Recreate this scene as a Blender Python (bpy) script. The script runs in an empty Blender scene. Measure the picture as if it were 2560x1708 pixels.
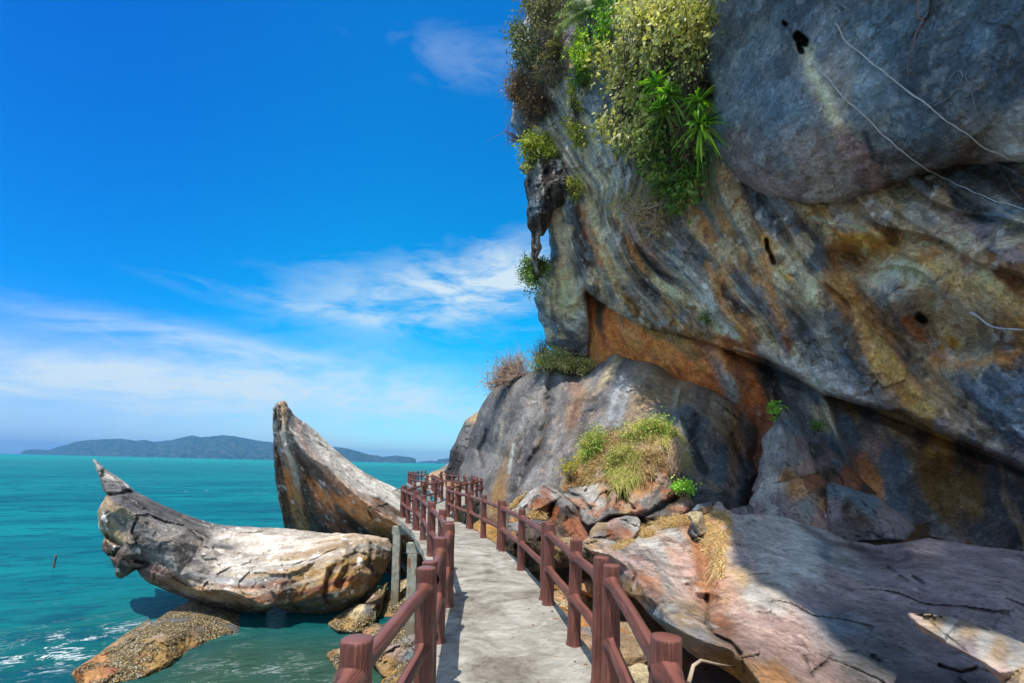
import bpy, math, random
import numpy as np
from mathutils import Vector, Matrix
from mathutils.geometry import delaunay_2d_cdt
from mathutils.bvhtree import BVHTree
random.seed(7); RNG = np.random.default_rng(11)
S = bpy.context.scene
# ------------------------------------------------------------------ camera
FPX = 16.0 / 36.0 * 2560
PITCH, ROLL, SHIFT = math.radians(2.5), math.radians(1.3), 0.1009
CAM = np.array([0.0, 0.0, 1.7])
fw = np.array([0, math.cos(PITCH), math.sin(PITCH)])
u0 = np.array([0, -math.sin(PITCH), math.cos(PITCH)])
rx = np.array([1.0, 0, 0])
cr = math.cos(ROLL) * rx + math.sin(ROLL) * u0
cu = -math.sin(ROLL) * rx + math.cos(ROLL) * u0
cam_d = bpy.data.cameras.new('camera'); cam = bpy.data.objects.new('camera', cam_d)
S.collection.objects.link(cam); S.camera = cam
cam_d.lens = 16; cam_d.sensor_width = 36; cam_d.shift_y = SHIFT
cam_d.clip_start = 0.05; cam_d.clip_end = 30000
cam.matrix_world = Matrix(((cr[0], cu[0], -fw[0], CAM[0]), (cr[1], cu[1], -fw[1], CAM[1]), (cr[2], cu[2], -fw[2], CAM[2]), (0, 0, 0, 1)))
CY = 854 + SHIFT * 2560
def unproj(x, y, d):
    x = np.asarray(x, float); y = np.asarray(y, float); d = np.asarray(d, float)
    a = ((x - 1280) / FPX)[..., None]; b = (-(y - CY) / FPX)[..., None]
    v = fw + a * cr + b * cu
    return CAM + v * (d / v[..., 1])[..., None]
def proj(P):
    v = np.asarray(P) - CAM
    z = v @ fw
    return 1280 + FPX * (v @ cr) / z, CY - FPX * (v @ cu) / z
# ------------------------------------------------------------------ light and sky
SUNV = np.array([-0.16, -0.40, 0.98]); SUNV /= np.linalg.norm(SUNV)
sun_d = bpy.data.lights.new('sun', 'SUN'); sun = bpy.data.objects.new('sun', sun_d); S.collection.objects.link(sun)
sun_d.energy = 4.1; sun_d.angle = math.radians(0.6); sun_d.color = (1, 0.94, 0.86)
sun.rotation_euler = Vector(SUNV).to_track_quat('Z', 'Y').to_euler()
S.view_settings.view_transform = 'Standard'; S.view_settings.look = 'None'
S.view_settings.exposure = 0.5; S.view_settings.gamma = 1.0
W = bpy.data.worlds.new('World'); S.world = W; W.use_nodes = True
def srgb(r, g, b):
    f = lambda c: (c / 12.92 if c <= 0.04045 else ((c + 0.055) / 1.055) ** 2.4)
    return (f(r / 255), f(g / 255), f(b / 255))
class NT:
    def __init__(s, nt): s.nt = nt; s.n = nt.nodes; s.l = nt.links; s.n.clear()
    def new(s, t, **k):
        o = s.n.new(t)
        for a, b in k.items(): setattr(o, a, b)
        return o
    def put(s, sock, v):
        if hasattr(v, 'is_linked') or hasattr(v, 'links'): s.l.new(v, sock)
        elif isinstance(v, (tuple, list)) and len(v) == 3 and sock.type == 'RGBA': sock.default_value = (*v, 1)
        else: sock.default_value = v
    def m(s, op, a, b=None, c=None, clamp=False):
        o = s.new('ShaderNodeMath', operation=op, use_clamp=clamp)
        for i, v in enumerate((a, b, c)):
            if v is not None: s.put(o.inputs[i], v)
        return o.outputs[0]
    def vm(s, op, a, b=None):
        o = s.new('ShaderNodeVectorMath', operation=op); s.put(o.inputs[0], a)
        if b is not None: s.put(o.inputs[1], b)
        return o.outputs[0]
    def mix(s, f, a, b, mode='MIX'):
        o = s.new('ShaderNodeMix', data_type='RGBA', blend_type=mode)
        s.put(o.inputs[0], f); s.put(o.inputs[6], a); s.put(o.inputs[7], b); return o.outputs[2]
    def noise(s, v, scale, detail=4, rough=.55, dist=0.0):
        o = s.new('ShaderNodeTexNoise'); s.put(o.inputs['Vector'], v)
        o.inputs['Scale'].default_value = scale; o.inputs['Detail'].default_value = detail
        o.inputs['Roughness'].default_value = rough; o.inputs['Distortion'].default_value = dist
        return o.outputs[0]
    def mr(s, v, a, b, c=0.0, d=1.0, smooth=True):
        o = s.new('ShaderNodeMapRange', interpolation_type='SMOOTHSTEP' if smooth else 'LINEAR')
        for i, k in enumerate((v, a, b, c, d)): s.put(o.inputs[i], k)
        return o.outputs[0]
    def sep(s, v):
        o = s.new('ShaderNodeSeparateXYZ'); s.put(o.inputs[0], v); return o.outputs
    def comb(s, x, y, z):
        o = s.new('ShaderNodeCombineXYZ')
        for i, k in enumerate((x, y, z)): s.put(o.inputs[i], k)
        return o.outputs[0]
    def ramp(s, f, stops):
        o = s.new('ShaderNodeValToRGB'); s.put(o.inputs[0], f); e = o.color_ramp.elements
        while len(e) < len(stops): e.new(0.5)
        for k, (p, c) in enumerate(stops):
            e[k].position = p; e[k].color = (*c, 1) if len(c) == 3 else c
        return o.outputs[0]
w = NT(W.node_tree)
sky = w.new('ShaderNodeTexSky', sky_type='NISHITA'); sky.sun_disc = False
sky.sun_elevation = math.asin(SUNV[2]); sky.sun_rotation = math.atan2(SUNV[0], SUNV[1])
sky.altitude = 0; sky.air_density = 1.0; sky.dust_density = 0.6; sky.ozone_density = 4.0
tc = w.new('ShaderNodeTexCoord'); dx, dy, dz = w.sep(tc.outputs['Generated'])
az = w.m('DEGREES', w.m('ARCTAN2', dx, dy)); el = w.m('DEGREES', w.m('ARCSINE', dz))
sky_tint = w.ramp(w.m('DIVIDE', el, 60.0, clamp=True), [
    (0.0, (.66, 1.02, 1.12)), (0.10, (.24, .90, 1.04)), (0.26, (.003, .88, 1.08)), (0.55, (.001, .70, 1.10)), (1.0, (.001, .48, 1.0))])
base = w.mix(1.0, sky.outputs[0], sky_tint, 'MULTIPLY')
side = w.mr(az, -50, -12, 1.0, 0.0)
base = w.mix(side, base, w.mix(1.0, base, (.8, .62, .90), 'MULTIPLY'))
flow = w.comb(w.m('ADD', w.m('MULTIPLY', az, 0.045), w.m('MULTIPLY', el, .012)), w.m('SUBTRACT', w.m('MULTIPLY', el, 0.17), w.m('MULTIPLY', az, 0.012)), 0.0)
wisp = w.noise(flow, 1.1, 9, .58, 1.3)
wisp2 = w.noise(flow, 5.0, 8, .6, .8)
wv = w.m('ADD', w.m('MULTIPLY', wisp, .7), w.m('MULTIPLY', wisp2, .3))
def blob(a0, e0, ra, re, tilt=0.0):
    a = w.m('SUBTRACT', az, a0); e = w.m('SUBTRACT', w.m('SUBTRACT', el, e0), w.m('MULTIPLY', a, tilt))
    d = w.m('ADD', w.m('POWER', w.m('ABSOLUTE', w.m('DIVIDE', a, ra)), 2.0), w.m('POWER', w.m('ABSOLUTE', w.m('DIVIDE', e, re)), 2.0))
    return w.m('EXPONENT', w.m('MULTIPLY', d, -1.0))
def addm(*a):
    r = a[0]
    for k in a[1:]: r = w.m('ADD', r, k)
    return r
dens = addm(w.m('MULTIPLY', blob(-9, 20.2, 16, 3.9, .12), .85),
            w.m('MULTIPLY', blob(-1, 23.5, 8, 3.6, .10), .6),
            w.m('MULTIPLY', blob(-24, 17.0, 12, .8, -.04), .35),
            w.m('MULTIPLY', blob(-36, 11.8, 13, 1.5, -.05), .60),
            w.m('MULTIPLY', blob(-6, 42.5, 14, 2.2, .0), .22))
soft = w.m('MULTIPLY', dens, w.mr(wv, .36, .64, .12, 1.45))
low = addm(w.m('MULTIPLY', blob(-48, 7.0, 26, 2.6, .06), 1.0), w.m('MULTIPLY', blob(-20, 7.6, 20, 2.6, .0), .85), w.m('MULTIPLY', blob(-25, 2.5, 70, 5, .0), .65), w.m('MULTIPLY', blob(-18, 12, 16, 2.2, .0), .25))
soft = w.m('ADD', soft, w.m('MULTIPLY', low, w.mr(wv, .33, .66, .52, 1.2)))
cl = w.mr(soft, .05, 1.25, 0.0, .90, smooth=False)
col = w.mix(cl, base, (3.5, 4.15, 4.45))
# added fill: brighter broken cloud in the unseen sky behind and above the camera
wide = w.m('MAXIMUM', w.mr(w.m('ABSOLUTE', az), 60, 105), w.mr(el, 56, 74))
fill_puff = w.noise(tc.outputs['Generated'], 3.2, 6, .6, .5)
col = w.mix(w.m('MULTIPLY', wide, w.mr(fill_puff, .36, .60, .25, .95)), col, (4.7, 5.3, 5.9))
bg = w.new('ShaderNodeBackground'); w.put(bg.inputs[0], col); bg.inputs[1].default_value = 0.15
wo = w.new('ShaderNodeOutputWorld'); w.l.new(bg.outputs[0], wo.inputs[0])
try: W.cycles.sampling_method = 'MANUAL'; W.cycles.sample_map_resolution = 512
except Exception: pass
# ------------------------------------------------------------------ numpy noise
def _h(ix, iy, iz, seed):
    with np.errstate(over='ignore'):
        h = ix.astype(np.uint32) * np.uint32(374761393) + iy.astype(np.uint32) * np.uint32(668265263) + iz.astype(np.uint32) * np.uint32(2246822519) + np.uint32((seed * 3266489917) & 0xffffffff)
        h = (h ^ (h >> np.uint32(13))) * np.uint32(1274126177)
        h = (h ^ (h >> np.uint32(16))) * np.uint32(2654435761)
        h = h ^ (h >> np.uint32(15))
    return h.astype(np.float64) / 4294967295.0
def vnoise(P, seed=0):
    P = np.asarray(P, float); i = np.floor(P).astype(np.int64); f = P - i
    u = f * f * f * (f * (f * 6 - 15) + 10); r = 0
    for a in (0, 1):
        for b in (0, 1):
            for c in (0, 1):
                wgt = (u[..., 0] if a else 1 - u[..., 0]) * (u[..., 1] if b else 1 - u[..., 1]) * (u[..., 2] if c else 1 - u[..., 2])
                r = r + wgt * _h(i[..., 0] + a, i[..., 1] + b, i[..., 2] + c, seed)
    return r * 2 - 1
def fbm(P, o=4, seed=0, g=.5):
    r = 0; a = 1; t = 0; P = np.asarray(P, float)
    for k in range(o): r = r + a * vnoise(P * 2 ** k + 17.3 * k, seed + k); t += a; a *= g
    return r / t
def ridged(P, o=4, seed=0):
    r = 0; a = 1; t = 0; P = np.asarray(P, float)
    for k in range(o): r = r + a * (1 - 2 * np.abs(vnoise(P * 2 ** k + 9.7 * k, seed + k))); t += a; a *= .5
    return r / t
def facet(P, seed=0, k=1.0):
    """tilted planes in random cells: reads as broken, jointed rock"""
    P = np.asarray(P, float); i = np.floor(P).astype(np.int64); best = np.full(P.shape[:-1], 9e9); val = np.zeros(P.shape[:-1])
    for a in (-1, 0, 1):
        for b in (-1, 0, 1):
            for c in (-1, 0, 1):
                j = i + np.array([a, b, c]); q = [_h(j[..., 0], j[..., 1], j[..., 2], seed + s) for s in range(6)]
                ctr = j + np.stack(q[:3], -1); dv = P - ctr; d = (dv ** 2).sum(-1)
                v = ((np.stack(q[3:], -1) * 2 - 1) * dv).sum(-1) * k + (q[3] - .5) * .5
                m = d < best; best = np.where(m, d, best); val = np.where(m, v, val)
    return val
def sstep(a, b, x):
    t = np.clip((x - a) / (b - a), 0, 1); return t * t * (3 - 2 * t)
# ------------------------------------------------------------------ objects
COL = S.collection
def lin(c): return np.array(srgb(*c))
def build(name, V, F, mat=None, parent=None, attrs=None, smooth=True, vecs=None):
    me = bpy.data.meshes.new(name); V = np.asarray(V, np.float32)
    quads = [f for f in (F if isinstance(F, list) else [F]) if len(f)]
    me.vertices.add(len(V)); me.vertices.foreach_set('co', V.ravel())
    tot = sum(q.size for q in quads); me.loops.add(tot)
    me.loops.foreach_set('vertex_index', np.concatenate([q.ravel() for q in quads]).astype(np.int32))
    n = sum(len(q) for q in quads); me.polygons.add(n); st = []; o = 0
    for q in quads:
        st.append(o + np.arange(len(q)) * q.shape[1]); o += q.size
    me.polygons.foreach_set('loop_start', np.concatenate(st).astype(np.int32))
    me.update(calc_edges=True); me.validate()
    me.polygons.foreach_set('use_smooth', np.full(len(me.polygons), smooth))
    for k, a in (attrs or {}).items():
        at = me.attributes.new(k, 'FLOAT_COLOR', 'POINT'); c = np.ones((len(V), 4), np.float32); c[:, :3] = a; at.data.foreach_set('color', c.ravel())
    for k, a in (vecs or {}).items():
        at = me.attributes.new(k, 'FLOAT_VECTOR', 'POINT'); at.data.foreach_set('vector', np.asarray(a, np.float32).ravel())
    if mat: me.materials.append(mat)
    ob = bpy.data.objects.new(name, me); COL.objects.link(ob)
    if parent: ob.parent = parent
    return ob
def tag(o, label=None, cat=None, group=None, kind=None):
    for k, v in (('label', label), ('category', cat), ('group', group), ('kind', kind)):
        if v: o[k] = v
    return o
def thing(name, loc=(0, 0, 0), **k):
    o = bpy.data.objects.new(name, None); COL.objects.link(o); o.location = loc; o.empty_display_size = .2
    return tag(o, **k)
def tube(pts, rad, sides=10, cap=True, jit=0.0, seed=0, up=None):
    """returns V, F(list), vecs Flow (around, along)"""
    pts = np.asarray(pts, float); n = len(pts); rad = np.broadcast_to(rad, (n,))
    t = np.gradient(pts, axis=0); t /= np.linalg.norm(t, axis=1)[:, None] + 1e-9
    ref = np.array([0, 0, 1.0]) if abs(t[0][2]) < .9 else np.array([1.0, 0, 0])
    V = []; fl = []; L = 0
    a = np.linspace(0, 2 * np.pi, sides, endpoint=False)
    for i in range(n):
        x = np.cross(t[i], ref); x /= np.linalg.norm(x) + 1e-9; y = np.cross(x, t[i]); ref = y
        ring = pts[i] + rad[i] * (np.cos(a)[:, None] * x + np.sin(a)[:, None] * y)
        if i: L += np.linalg.norm(pts[i] - pts[i - 1])
        if jit: 
            q = np.stack([np.cos(a) * 1.7, np.sin(a) * 1.7, np.full(sides, L * 9)], -1)
            ring = pts[i] + (ring - pts[i]) * (1 + jit * fbm(q, 2, seed))[:, None]
        V.append(ring); fl.append(np.stack([np.cos(a), np.sin(a), np.full(sides, L)], -1))
    V = np.concatenate(V); fl = np.concatenate(fl)
    i = np.arange(n - 1)[:, None] * sides; j = np.arange(sides)[None]; jn = (j + 1) % sides
    F = np.stack([i + j, i + jn, i + sides + jn, i + sides + j], -1).reshape(-1, 4)
    Fs = [F]
    if cap:
        for e, fl_ in ((0, 1), (n - 1, 0)):
            c = len(V); V = np.vstack([V, pts[e]]); fl = np.vstack([fl, [0, 0, 0]])
            b = e * sides; k = np.arange(sides); kn = (k + 1) % sides
            T = np.stack([np.full(sides, c), b + (kn if fl_ else k), b + (k if fl_ else kn)], -1); Fs.append(T)
    return V, Fs, fl
def join(parts):
    V = []; F = {3: [], 4: []}; fl = []; o = 0
    for v, fs, f in parts:
        V.append(v); fl.append(f)
        for q in fs: F[q.shape[1]].append(q + o)
        o += len(v)
    return np.concatenate(V), [np.concatenate(F[k]) for k in (4, 3) if F[k]], np.concatenate(fl)
# ------------------------------------------------------------------ materials
def newmat(name):
    m = bpy.data.materials.new(name); m.use_nodes = True; t = NT(m.node_tree)
    b = t.new('ShaderNodeBsdfPrincipled'); o = t.new('ShaderNodeOutputMaterial'); t.l.new(b.outputs[0], o.inputs[0])
    return m, t, b
def bump(t, b, h, strength=.5, dist=.02):
    n = t.new('ShaderNodeBump'); n.inputs['Strength'].default_value = strength; n.inputs['Distance'].default_value = dist
    t.put(n.inputs['Height'], h); t.l.new(n.outputs[0], b.inputs['Normal'])
def rock_mat(name, fine=1.0, dist=.03, strength=.8, rough=.85, barn=False, spec=.3, lo=.46, hi=1.55, lines=.62, pale=.30):
    m, t, b = newmat(name)
    at = t.new('ShaderNodeAttribute', attribute_name='Col'); g = t.new('ShaderNodeNewGeometry').outputs['Position']
    fl = t.new('ShaderNodeAttribute', attribute_name='Flow').outputs['Vector']
    n1 = t.noise(g, 3.5 * fine, 6, .6); n2 = t.noise(g, 13 * fine, 7, .72); n3 = t.noise(fl, 1.0, 6, .65, .3)
    sc = t.m('ADD', t.m('ADD', t.m('MULTIPLY', n1, .55), t.m('MULTIPLY', n2, .75)), t.m('MULTIPLY', n3, .20))
    c = t.mix(1.0, at.outputs['Color'], t.ramp(sc, [(.50, (lo, lo * .96, lo * .92)), (.68, (.84, .83, .81)), (.78, (1.06, 1.05, 1.04)), (.98, (hi, hi * .98, hi * .96))]), 'MULTIPLY')
    n4 = t.noise(t.vm('ADD', t.vm('MULTIPLY', fl, (.10, .2, 1)), t.vm('MULTIPLY', g, (.5, .5, .8))), 1.0, 7, .62, .6); ln = t.mr(t.m('ABSOLUTE', t.m('SUBTRACT', n4, .5)), .0, .011, 1.0, 0.0)
    ln = t.m('MULTIPLY', ln, t.mr(n1, .46, .58)); c = t.mix(t.m('MULTIPLY', ln, lines), c, (.028, .022, .018))
    sp = t.mr(t.noise(g, 34 * fine, 3, .6), .66, .72, 0, .55); c = t.mix(sp, c, (.50, .48, .44))
    pl_ = t.mr(t.noise(t.vm('ADD', t.vm('MULTIPLY', g, (1, 1, 1)), t.vm('MULTIPLY', fl, (.25, .1, 0))), 2.3 * fine, 9, .72), .565, .585, 0, pale); c = t.mix(pl_, c, t.mix(.5, t.mix(1.0, c, (1.9, 1.9, 1.85), 'MULTIPLY'), (.46, .43, .37)))
    sd = t.mr(t.noise(g, 4.5 * fine, 9, .74), .575, .60, 0, .50); c = t.mix(sd, c, t.mix(1.0, c, (.33, .30, .28), 'MULTIPLY'))
    h = t.m('SUBTRACT', t.m('ADD', t.m('ADD', t.m('MULTIPLY', n1, 1.2), t.m('MULTIPLY', n2, .6)), t.m('MULTIPLY', n3, .2)), t.m('MULTIPLY', ln, lines * .8))
    if barn:
        ba = t.new('ShaderNodeAttribute', attribute_name='Barn').outputs['Fac']
        v2 = t.new('ShaderNodeTexVoronoi'); t.put(v2.inputs['Vector'], g); v2.inputs['Scale'].default_value = 23
        bc = t.ramp(t.sep(v2.outputs['Color'])[0], [(0, (.08, .055, .03)), (.25, (.36, .24, .07)), (.55, (.58, .42, .16)), (.85, (.64, .54, .32)), (1, (.8, .76, .66))])
        bc = t.mix(t.mr(v2.outputs[0], .25, .6, 0, .8), bc, (.05, .04, .03))
        mm = t.mr(t.m('ADD', ba, t.m('ADD', t.m('MULTIPLY', t.m('SUBTRACT', n2, .5), .8), t.m('MULTIPLY', t.m('SUBTRACT', t.noise(g, 1.3, 4, .6), .5), 2.6))), .72, 1.02)
        c = t.mix(mm, c, bc); h = t.m('SUBTRACT', h, t.m('MULTIPLY', mm, t.m('MULTIPLY', v2.outputs[0], 1.2)))
    t.put(b.inputs['Base Color'], c); b.inputs['Roughness'].default_value = rough; b.inputs['Specular IOR Level'].default_value = spec
    bump(t, b, h, strength, dist); return m
M_CLIFF = rock_mat('cliff_rock', .9, .16, 1.0, lo=.34, hi=2.1, lines=.30, pale=.5)
M_ROCK = rock_mat('boulder_rock', 1.0, .10, 1.0, lo=.42, hi=1.7, lines=.28)
M_BARN = rock_mat('barnacle_rock', 1.1, .07, 1.0, barn=True, lines=.32)
# ------------------------------------------------------------------ traced rock solids
def inpoly(x, y, poly):
    c = np.zeros(x.shape, bool); n = len(poly)
    for i in range(n):
        x1, y1 = poly[i]; x2, y2 = poly[(i + 1) % n]
        if y1 == y2: continue
        m = ((y1 > y) != (y2 > y)); xi = (x2 - x1) * (y - y1) / (y2 - y1) + x1
        c ^= m & (x < xi)
    return c
def segdist(x, y, pl, closed=True):
    pl = np.asarray(pl, float); best = np.full(x.shape, 9e9); bx = x.copy(); by = y.copy(); n = len(pl)
    for i in range(n if closed else n - 1):
        a = pl[i]; b = pl[(i + 1) % n]; ab = b - a; L = (ab ** 2).sum() + 1e-9
        t = np.clip(((x - a[0]) * ab[0] + (y - a[1]) * ab[1]) / L, 0, 1)
        qx = a[0] + t * ab[0]; qy = a[1] + t * ab[1]; d = (x - qx) ** 2 + (y - qy) ** 2; m = d < best
        best = np.where(m, d, best); bx = np.where(m, qx, bx); by = np.where(m, qy, by)
    return np.sqrt(best), bx, by
def rough_outline(pl, step, amp, seed):
    pl = np.asarray(pl, float); out = []; acc = 0; n = len(pl)
    for i in range(n):
        a = pl[i]; b = pl[(i + 1) % n]; L = np.linalg.norm(b - a); k = max(1, int(L / step)); nr = np.array([-(b - a)[1], (b - a)[0]]) / (L + 1e-9)
        for j in range(k):
            s = acc + L * j / k; off = amp * fbm(np.array([[s / 22.0, seed * 1.7, .5]]), 3, seed)[0] * (1.0 if j else .4)
            out.append(a + (b - a) * j / k + nr * off)
        acc += L
    return np.array(out)
def tps(px, py, ctrl, lam=1e-3):
    c = np.asarray(ctrl, float); X = c[:, :2] / 300.0; z = c[:, 2:]; n = len(c)
    K = ((X[:, None] - X[None]) ** 2).sum(-1); K = .5 * K * np.log(K + 1e-12)
    A = np.zeros((n + 3, n + 3)); A[:n, :n] = K + lam * np.eye(n); A[:n, n] = 1; A[:n, n + 1:] = X; A[n, :n] = 1; A[n + 1:, :n] = X.T
    sol = np.linalg.solve(A, np.vstack([z, np.zeros((3, z.shape[1]))]))
    Q = np.stack([px, py], -1).reshape(-1, 2) / 300.0; out = np.zeros((len(Q), z.shape[1]))
    for s in range(0, len(Q), 20000):
        q = Q[s:s + 20000]; k = ((q[:, None] - X[None]) ** 2).sum(-1); k = .5 * k * np.log(k + 1e-12)
        out[s:s + 20000] = k @ sol[:n] + sol[n] + q @ sol[n + 1:]
    return out[:, 0] if z.shape[1] == 1 else out
def plin(px, py, ctrl, base):
    c = np.asarray(ctrl, float); r = delaunay_2d_cdt([Vector(p) for p in c[:, :2]], [], [], 0, 1e-6); vs = np.array([tuple(v) for v in r[0]])
    zi = [c[o[0], 2] for o in r[3]]; out = base.copy()
    for f in r[2]:
        a, b, d = vs[f[0]], vs[f[1]], vs[f[2]]; den = (b[1] - d[1]) * (a[0] - d[0]) + (d[0] - b[0]) * (a[1] - d[1])
        if abs(den) < 1e-6: continue
        l1 = ((b[1] - d[1]) * (px - d[0]) + (d[0] - b[0]) * (py - d[1])) / den; l2 = ((d[1] - a[1]) * (px - d[0]) + (a[0] - d[0]) * (py - d[1])) / den; l3 = 1 - l1 - l2
        m = (l1 >= -1e-6) & (l2 >= -1e-6) & (l3 >= -1e-6)
        out[m] = (l1 * zi[f[0]] + l2 * zi[f[1]] + l3 * zi[f[2]])[m]
    return out
def idw(px, py, pts, power=3.0, xy=None):
    xy = np.array([p[:2] for p in pts], float) if xy is None else xy; c = np.array([lin(p[2]) for p in pts]); out = np.zeros((len(px), 3))
    for s in range(0, len(px), 20000):
        d = np.sqrt((px[s:s + 20000, None] - xy[:, 0]) ** 2 + (py[s:s + 20000, None] - xy[:, 1]) ** 2) + 2
        wgt = d ** -power; wgt /= wgt.sum(1, keepdims=True); out[s:s + 20000] = wgt @ c
    return out
SOLIDS = []
def rock(name, outline, ctrl, colors, h=3.0, crease=.6, edge=18, lip=.4, back=60, thick=1.5, disp=((.12, .6), (.03, 3)), fac=(0, 1), strata=None,
         cracks=(), flow=None, flang=60, warp=25, power=3.5, streak=None, grime=.5, rough_px=2.0, barnz=None, mat=None, parent=None, seed=1, stain=None, marks=(), aniso=.5, gain=1.0, smask=None, steps=None):
    ol = rough_outline(outline, 6, rough_px, seed); x0, y0 = ol.min(0); x1, y1 = ol.max(0)
    gx, gy = np.meshgrid(np.arange(x0, x1 + h, h), np.arange(y0, y1 + h, h)); ny, nx = gx.shape
    ins = inpoly(gx, gy, ol)
    ck = ins[:-1, :-1] & ins[1:, :-1] & ins[:-1, 1:] & ins[1:, 1:]
    idx = np.arange(nx * ny).reshape(ny, nx); cells = np.stack([idx[:-1, :-1], idx[1:, :-1], idx[1:, 1:], idx[:-1, 1:]], -1)[ck]
    used = np.unique(cells); remap = -np.ones(nx * ny, int); remap[used] = np.arange(len(used)); F = remap[cells]
    cnt = np.zeros(nx * ny, int)
    np.add.at(cnt, cells.ravel(), 1); bd = cnt[used] < 4
    px = gx.ravel()[used].astype(float); py = gy.ravel()[used].astype(float)
    dist, qx, qy = segdist(px, py, ol); m = bd & (dist < 2.2 * h); px[m] = qx[m]; py[m] = qy[m]; dist[bd] = 0
    D0 = tps(px, py, ctrl); D = (1 - crease) * D0 + crease * plin(px, py, ctrl, D0) if crease else D0
    P = unproj(px, py, D); dn = np.zeros(len(px))
    for a, sc in disp: dn += a * (.6 * fbm(P * sc, 5, seed * 13 + int(sc * 7)) + (.45 * ridged(P * sc, 5, seed * 17 + int(sc * 7)) if sc > .8 else .3 * fbm(P * sc, 2, 5)))
    if fac[0]: dn += fac[0] * facet(P * fac[1] + .35 * fbm(P * fac[1] * 2, 2, seed)[:, None], seed) + fac[0] * .38 * facet(P * fac[1] * 2.7, seed + 50) + fac[0] * .16 * facet(P * fac[1] * 7, seed + 51)
    ang = np.radians(flang)
    if flow is not None:
        fc = [(x, y, k * 1.0) for k, l in enumerate(flow) for x, y in l]; uu = tps(px, py, fc, 1e-2)
    else: uu = (px * np.sin(ang) - py * np.cos(ang)) / 60.0
    vv = (px * .6 + py) / 60.0
    wob = fbm(P * .8, 3, seed + 5)
    FL = np.stack([uu * 6 + wob * .35, vv * .55 + wob * .2, np.full(len(px), seed * 3.1)], -1)
    sm = np.ones(len(px)) if smask is None else 1 - (1 - smask[2]) * sstep(smask[0], smask[1], px + .35 * py)
    if strata: dn += sm * strata[0] * ridged(np.stack([FL[:, 0] * strata[1], FL[:, 1] * strata[1] * .4, FL[:, 2]], -1), 4, seed + 3)
    if steps is not None:
        ph = uu * steps[1] + 1.1 * fbm(P * .22, 3, seed + 90); fr = ph - np.floor(ph); hsh = vnoise(np.stack([np.floor(ph) + .5, vv * .35, 0 * vv], -1), seed + 91) * .5 + .8
        dn += steps[0] * hsh * (fr ** 1.6 - sstep(.93, 1.0, fr) * fr ** 1.6)
    C = None
    wx = warp * fbm(np.stack([px / 70, py / 70, 0 * px + seed], -1), 4, seed + 21); wy = warp * fbm(np.stack([px / 70, py / 70, 0 * px + seed], -1), 4, seed + 31)
    if flow is not None:
        ca = np.array([p[:2] for p in colors], float); cuu = tps(ca[:, 0], ca[:, 1], fc, 1e-2); asp = aniso
        C = idw(uu * 95 * 1.5 + wx * asp, (.6 * px + py) / 1.17 * asp + wy, colors, power, np.stack([cuu * 95 * 1.5, (.6 * ca[:, 0] + ca[:, 1]) / 1.17 * asp], -1))
    else: C = idw(px + wx, py + wy, colors, power)
    if streak:
        for (amt, fu, fv, thr, colr, sd) in streak:
            nn = fbm(np.stack([FL[:, 0] * fu, FL[:, 1] * fv, FL[:, 2]], -1), 4, seed + sd); mk = (sstep(thr, thr + .16, nn) * amt * sm)[:, None]
            C = C * (1 - mk) + lin(colr) * mk
    if grime:
        g = fbm(P * .9, 5, seed + 77); C = C * (1 - grime * sstep(.08, .45, g) * .6)[:, None]
        g2 = fbm(P * 3.3, 4, seed + 78); C = C * (1 + .30 * g2)[:, None]
    if stain:
        for (thr, sc, colr, amt, sd) in stain:
            mk = (sstep(thr, thr + .12, fbm(P * sc, 5, seed + sd)) * amt * (sm if sd < 30 else 1))[:, None]; C = C * (1 - mk) + lin(colr) * mk
    for (pl, wd, colr, amt) in marks:
        dd, _, _ = segdist(px + wx * .4, py + wy * .4, pl, False); wn = wd * (1 + .6 * fbm(np.stack([px / 14, py / 14, 0 * px], -1), 3, seed + 9))
        mk = (np.exp(-(dd / wn) ** 2) * amt)[:, None]; C = C * (1 - mk) + lin(colr) * mk
    for (pl, wd, dep) in cracks:
        jx = 5 * fbm(np.stack([px / 20, py / 20, 0 * px], -1), 3, seed + 4); dd, _, _ = segdist(px + jx, py + jx, pl, False); e = np.exp(-(dd / wd) ** (2 if abs(dep) < .52 or wd > 12 else 5)); dn += dep * e
        if dep > 0 and wd < 12: C = C * (1 - .5 * e)[:, None]
    s = np.clip(dist / edge, 0, 1); fall = sstep(0, 1, s) * .8 + .2
    Df = D + dn * fall + lip * (1 - np.sqrt(1 - (1 - s) ** 2))
    s2 = np.clip(dist / back, 0, 1); Db = D + lip + .05 + thick * np.sqrt(1 - (1 - s2) ** 2)
    Pf = unproj(px, py, Df); nb = np.where(~bd)[0]; bmap = np.arange(len(px)); bmap[nb] = len(px) + np.arange(len(nb))
    Pb = unproj(px[nb], py[nb], np.maximum(Db[nb], Df[nb] + .02))
    V = np.concatenate([Pf, Pb]); FF = np.concatenate([F[:, ::1], bmap[F][:, ::-1]])
    keep = bd[F].sum(1) < 4; FF = np.concatenate([F, bmap[F][keep][:, ::-1]])
    Cc = np.concatenate([C, C[nb]]); FLc = np.concatenate([FL, FL[nb]]); at = {'Col': np.clip(Cc * gain, .008, .9)}
    if barnz is not None:
        bz = sstep(barnz[1], barnz[0], V[:, 2] + .35 * fbm(V * 1.5, 3, seed + 8)); at['Barn'] = np.repeat(bz[:, None], 3, 1)
    ob = build(name, V, FF, mat or (M_BARN if barnz is not None else M_ROCK), parent, at, True, {'Flow': FLc})
    SOLIDS.append((Pf, F)); return ob
def cr_(ox, oy, sc): return lambda pts: [(ox + p[0] / sc, oy + p[1] / sc, *p[2:]) for p in pts]
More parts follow.
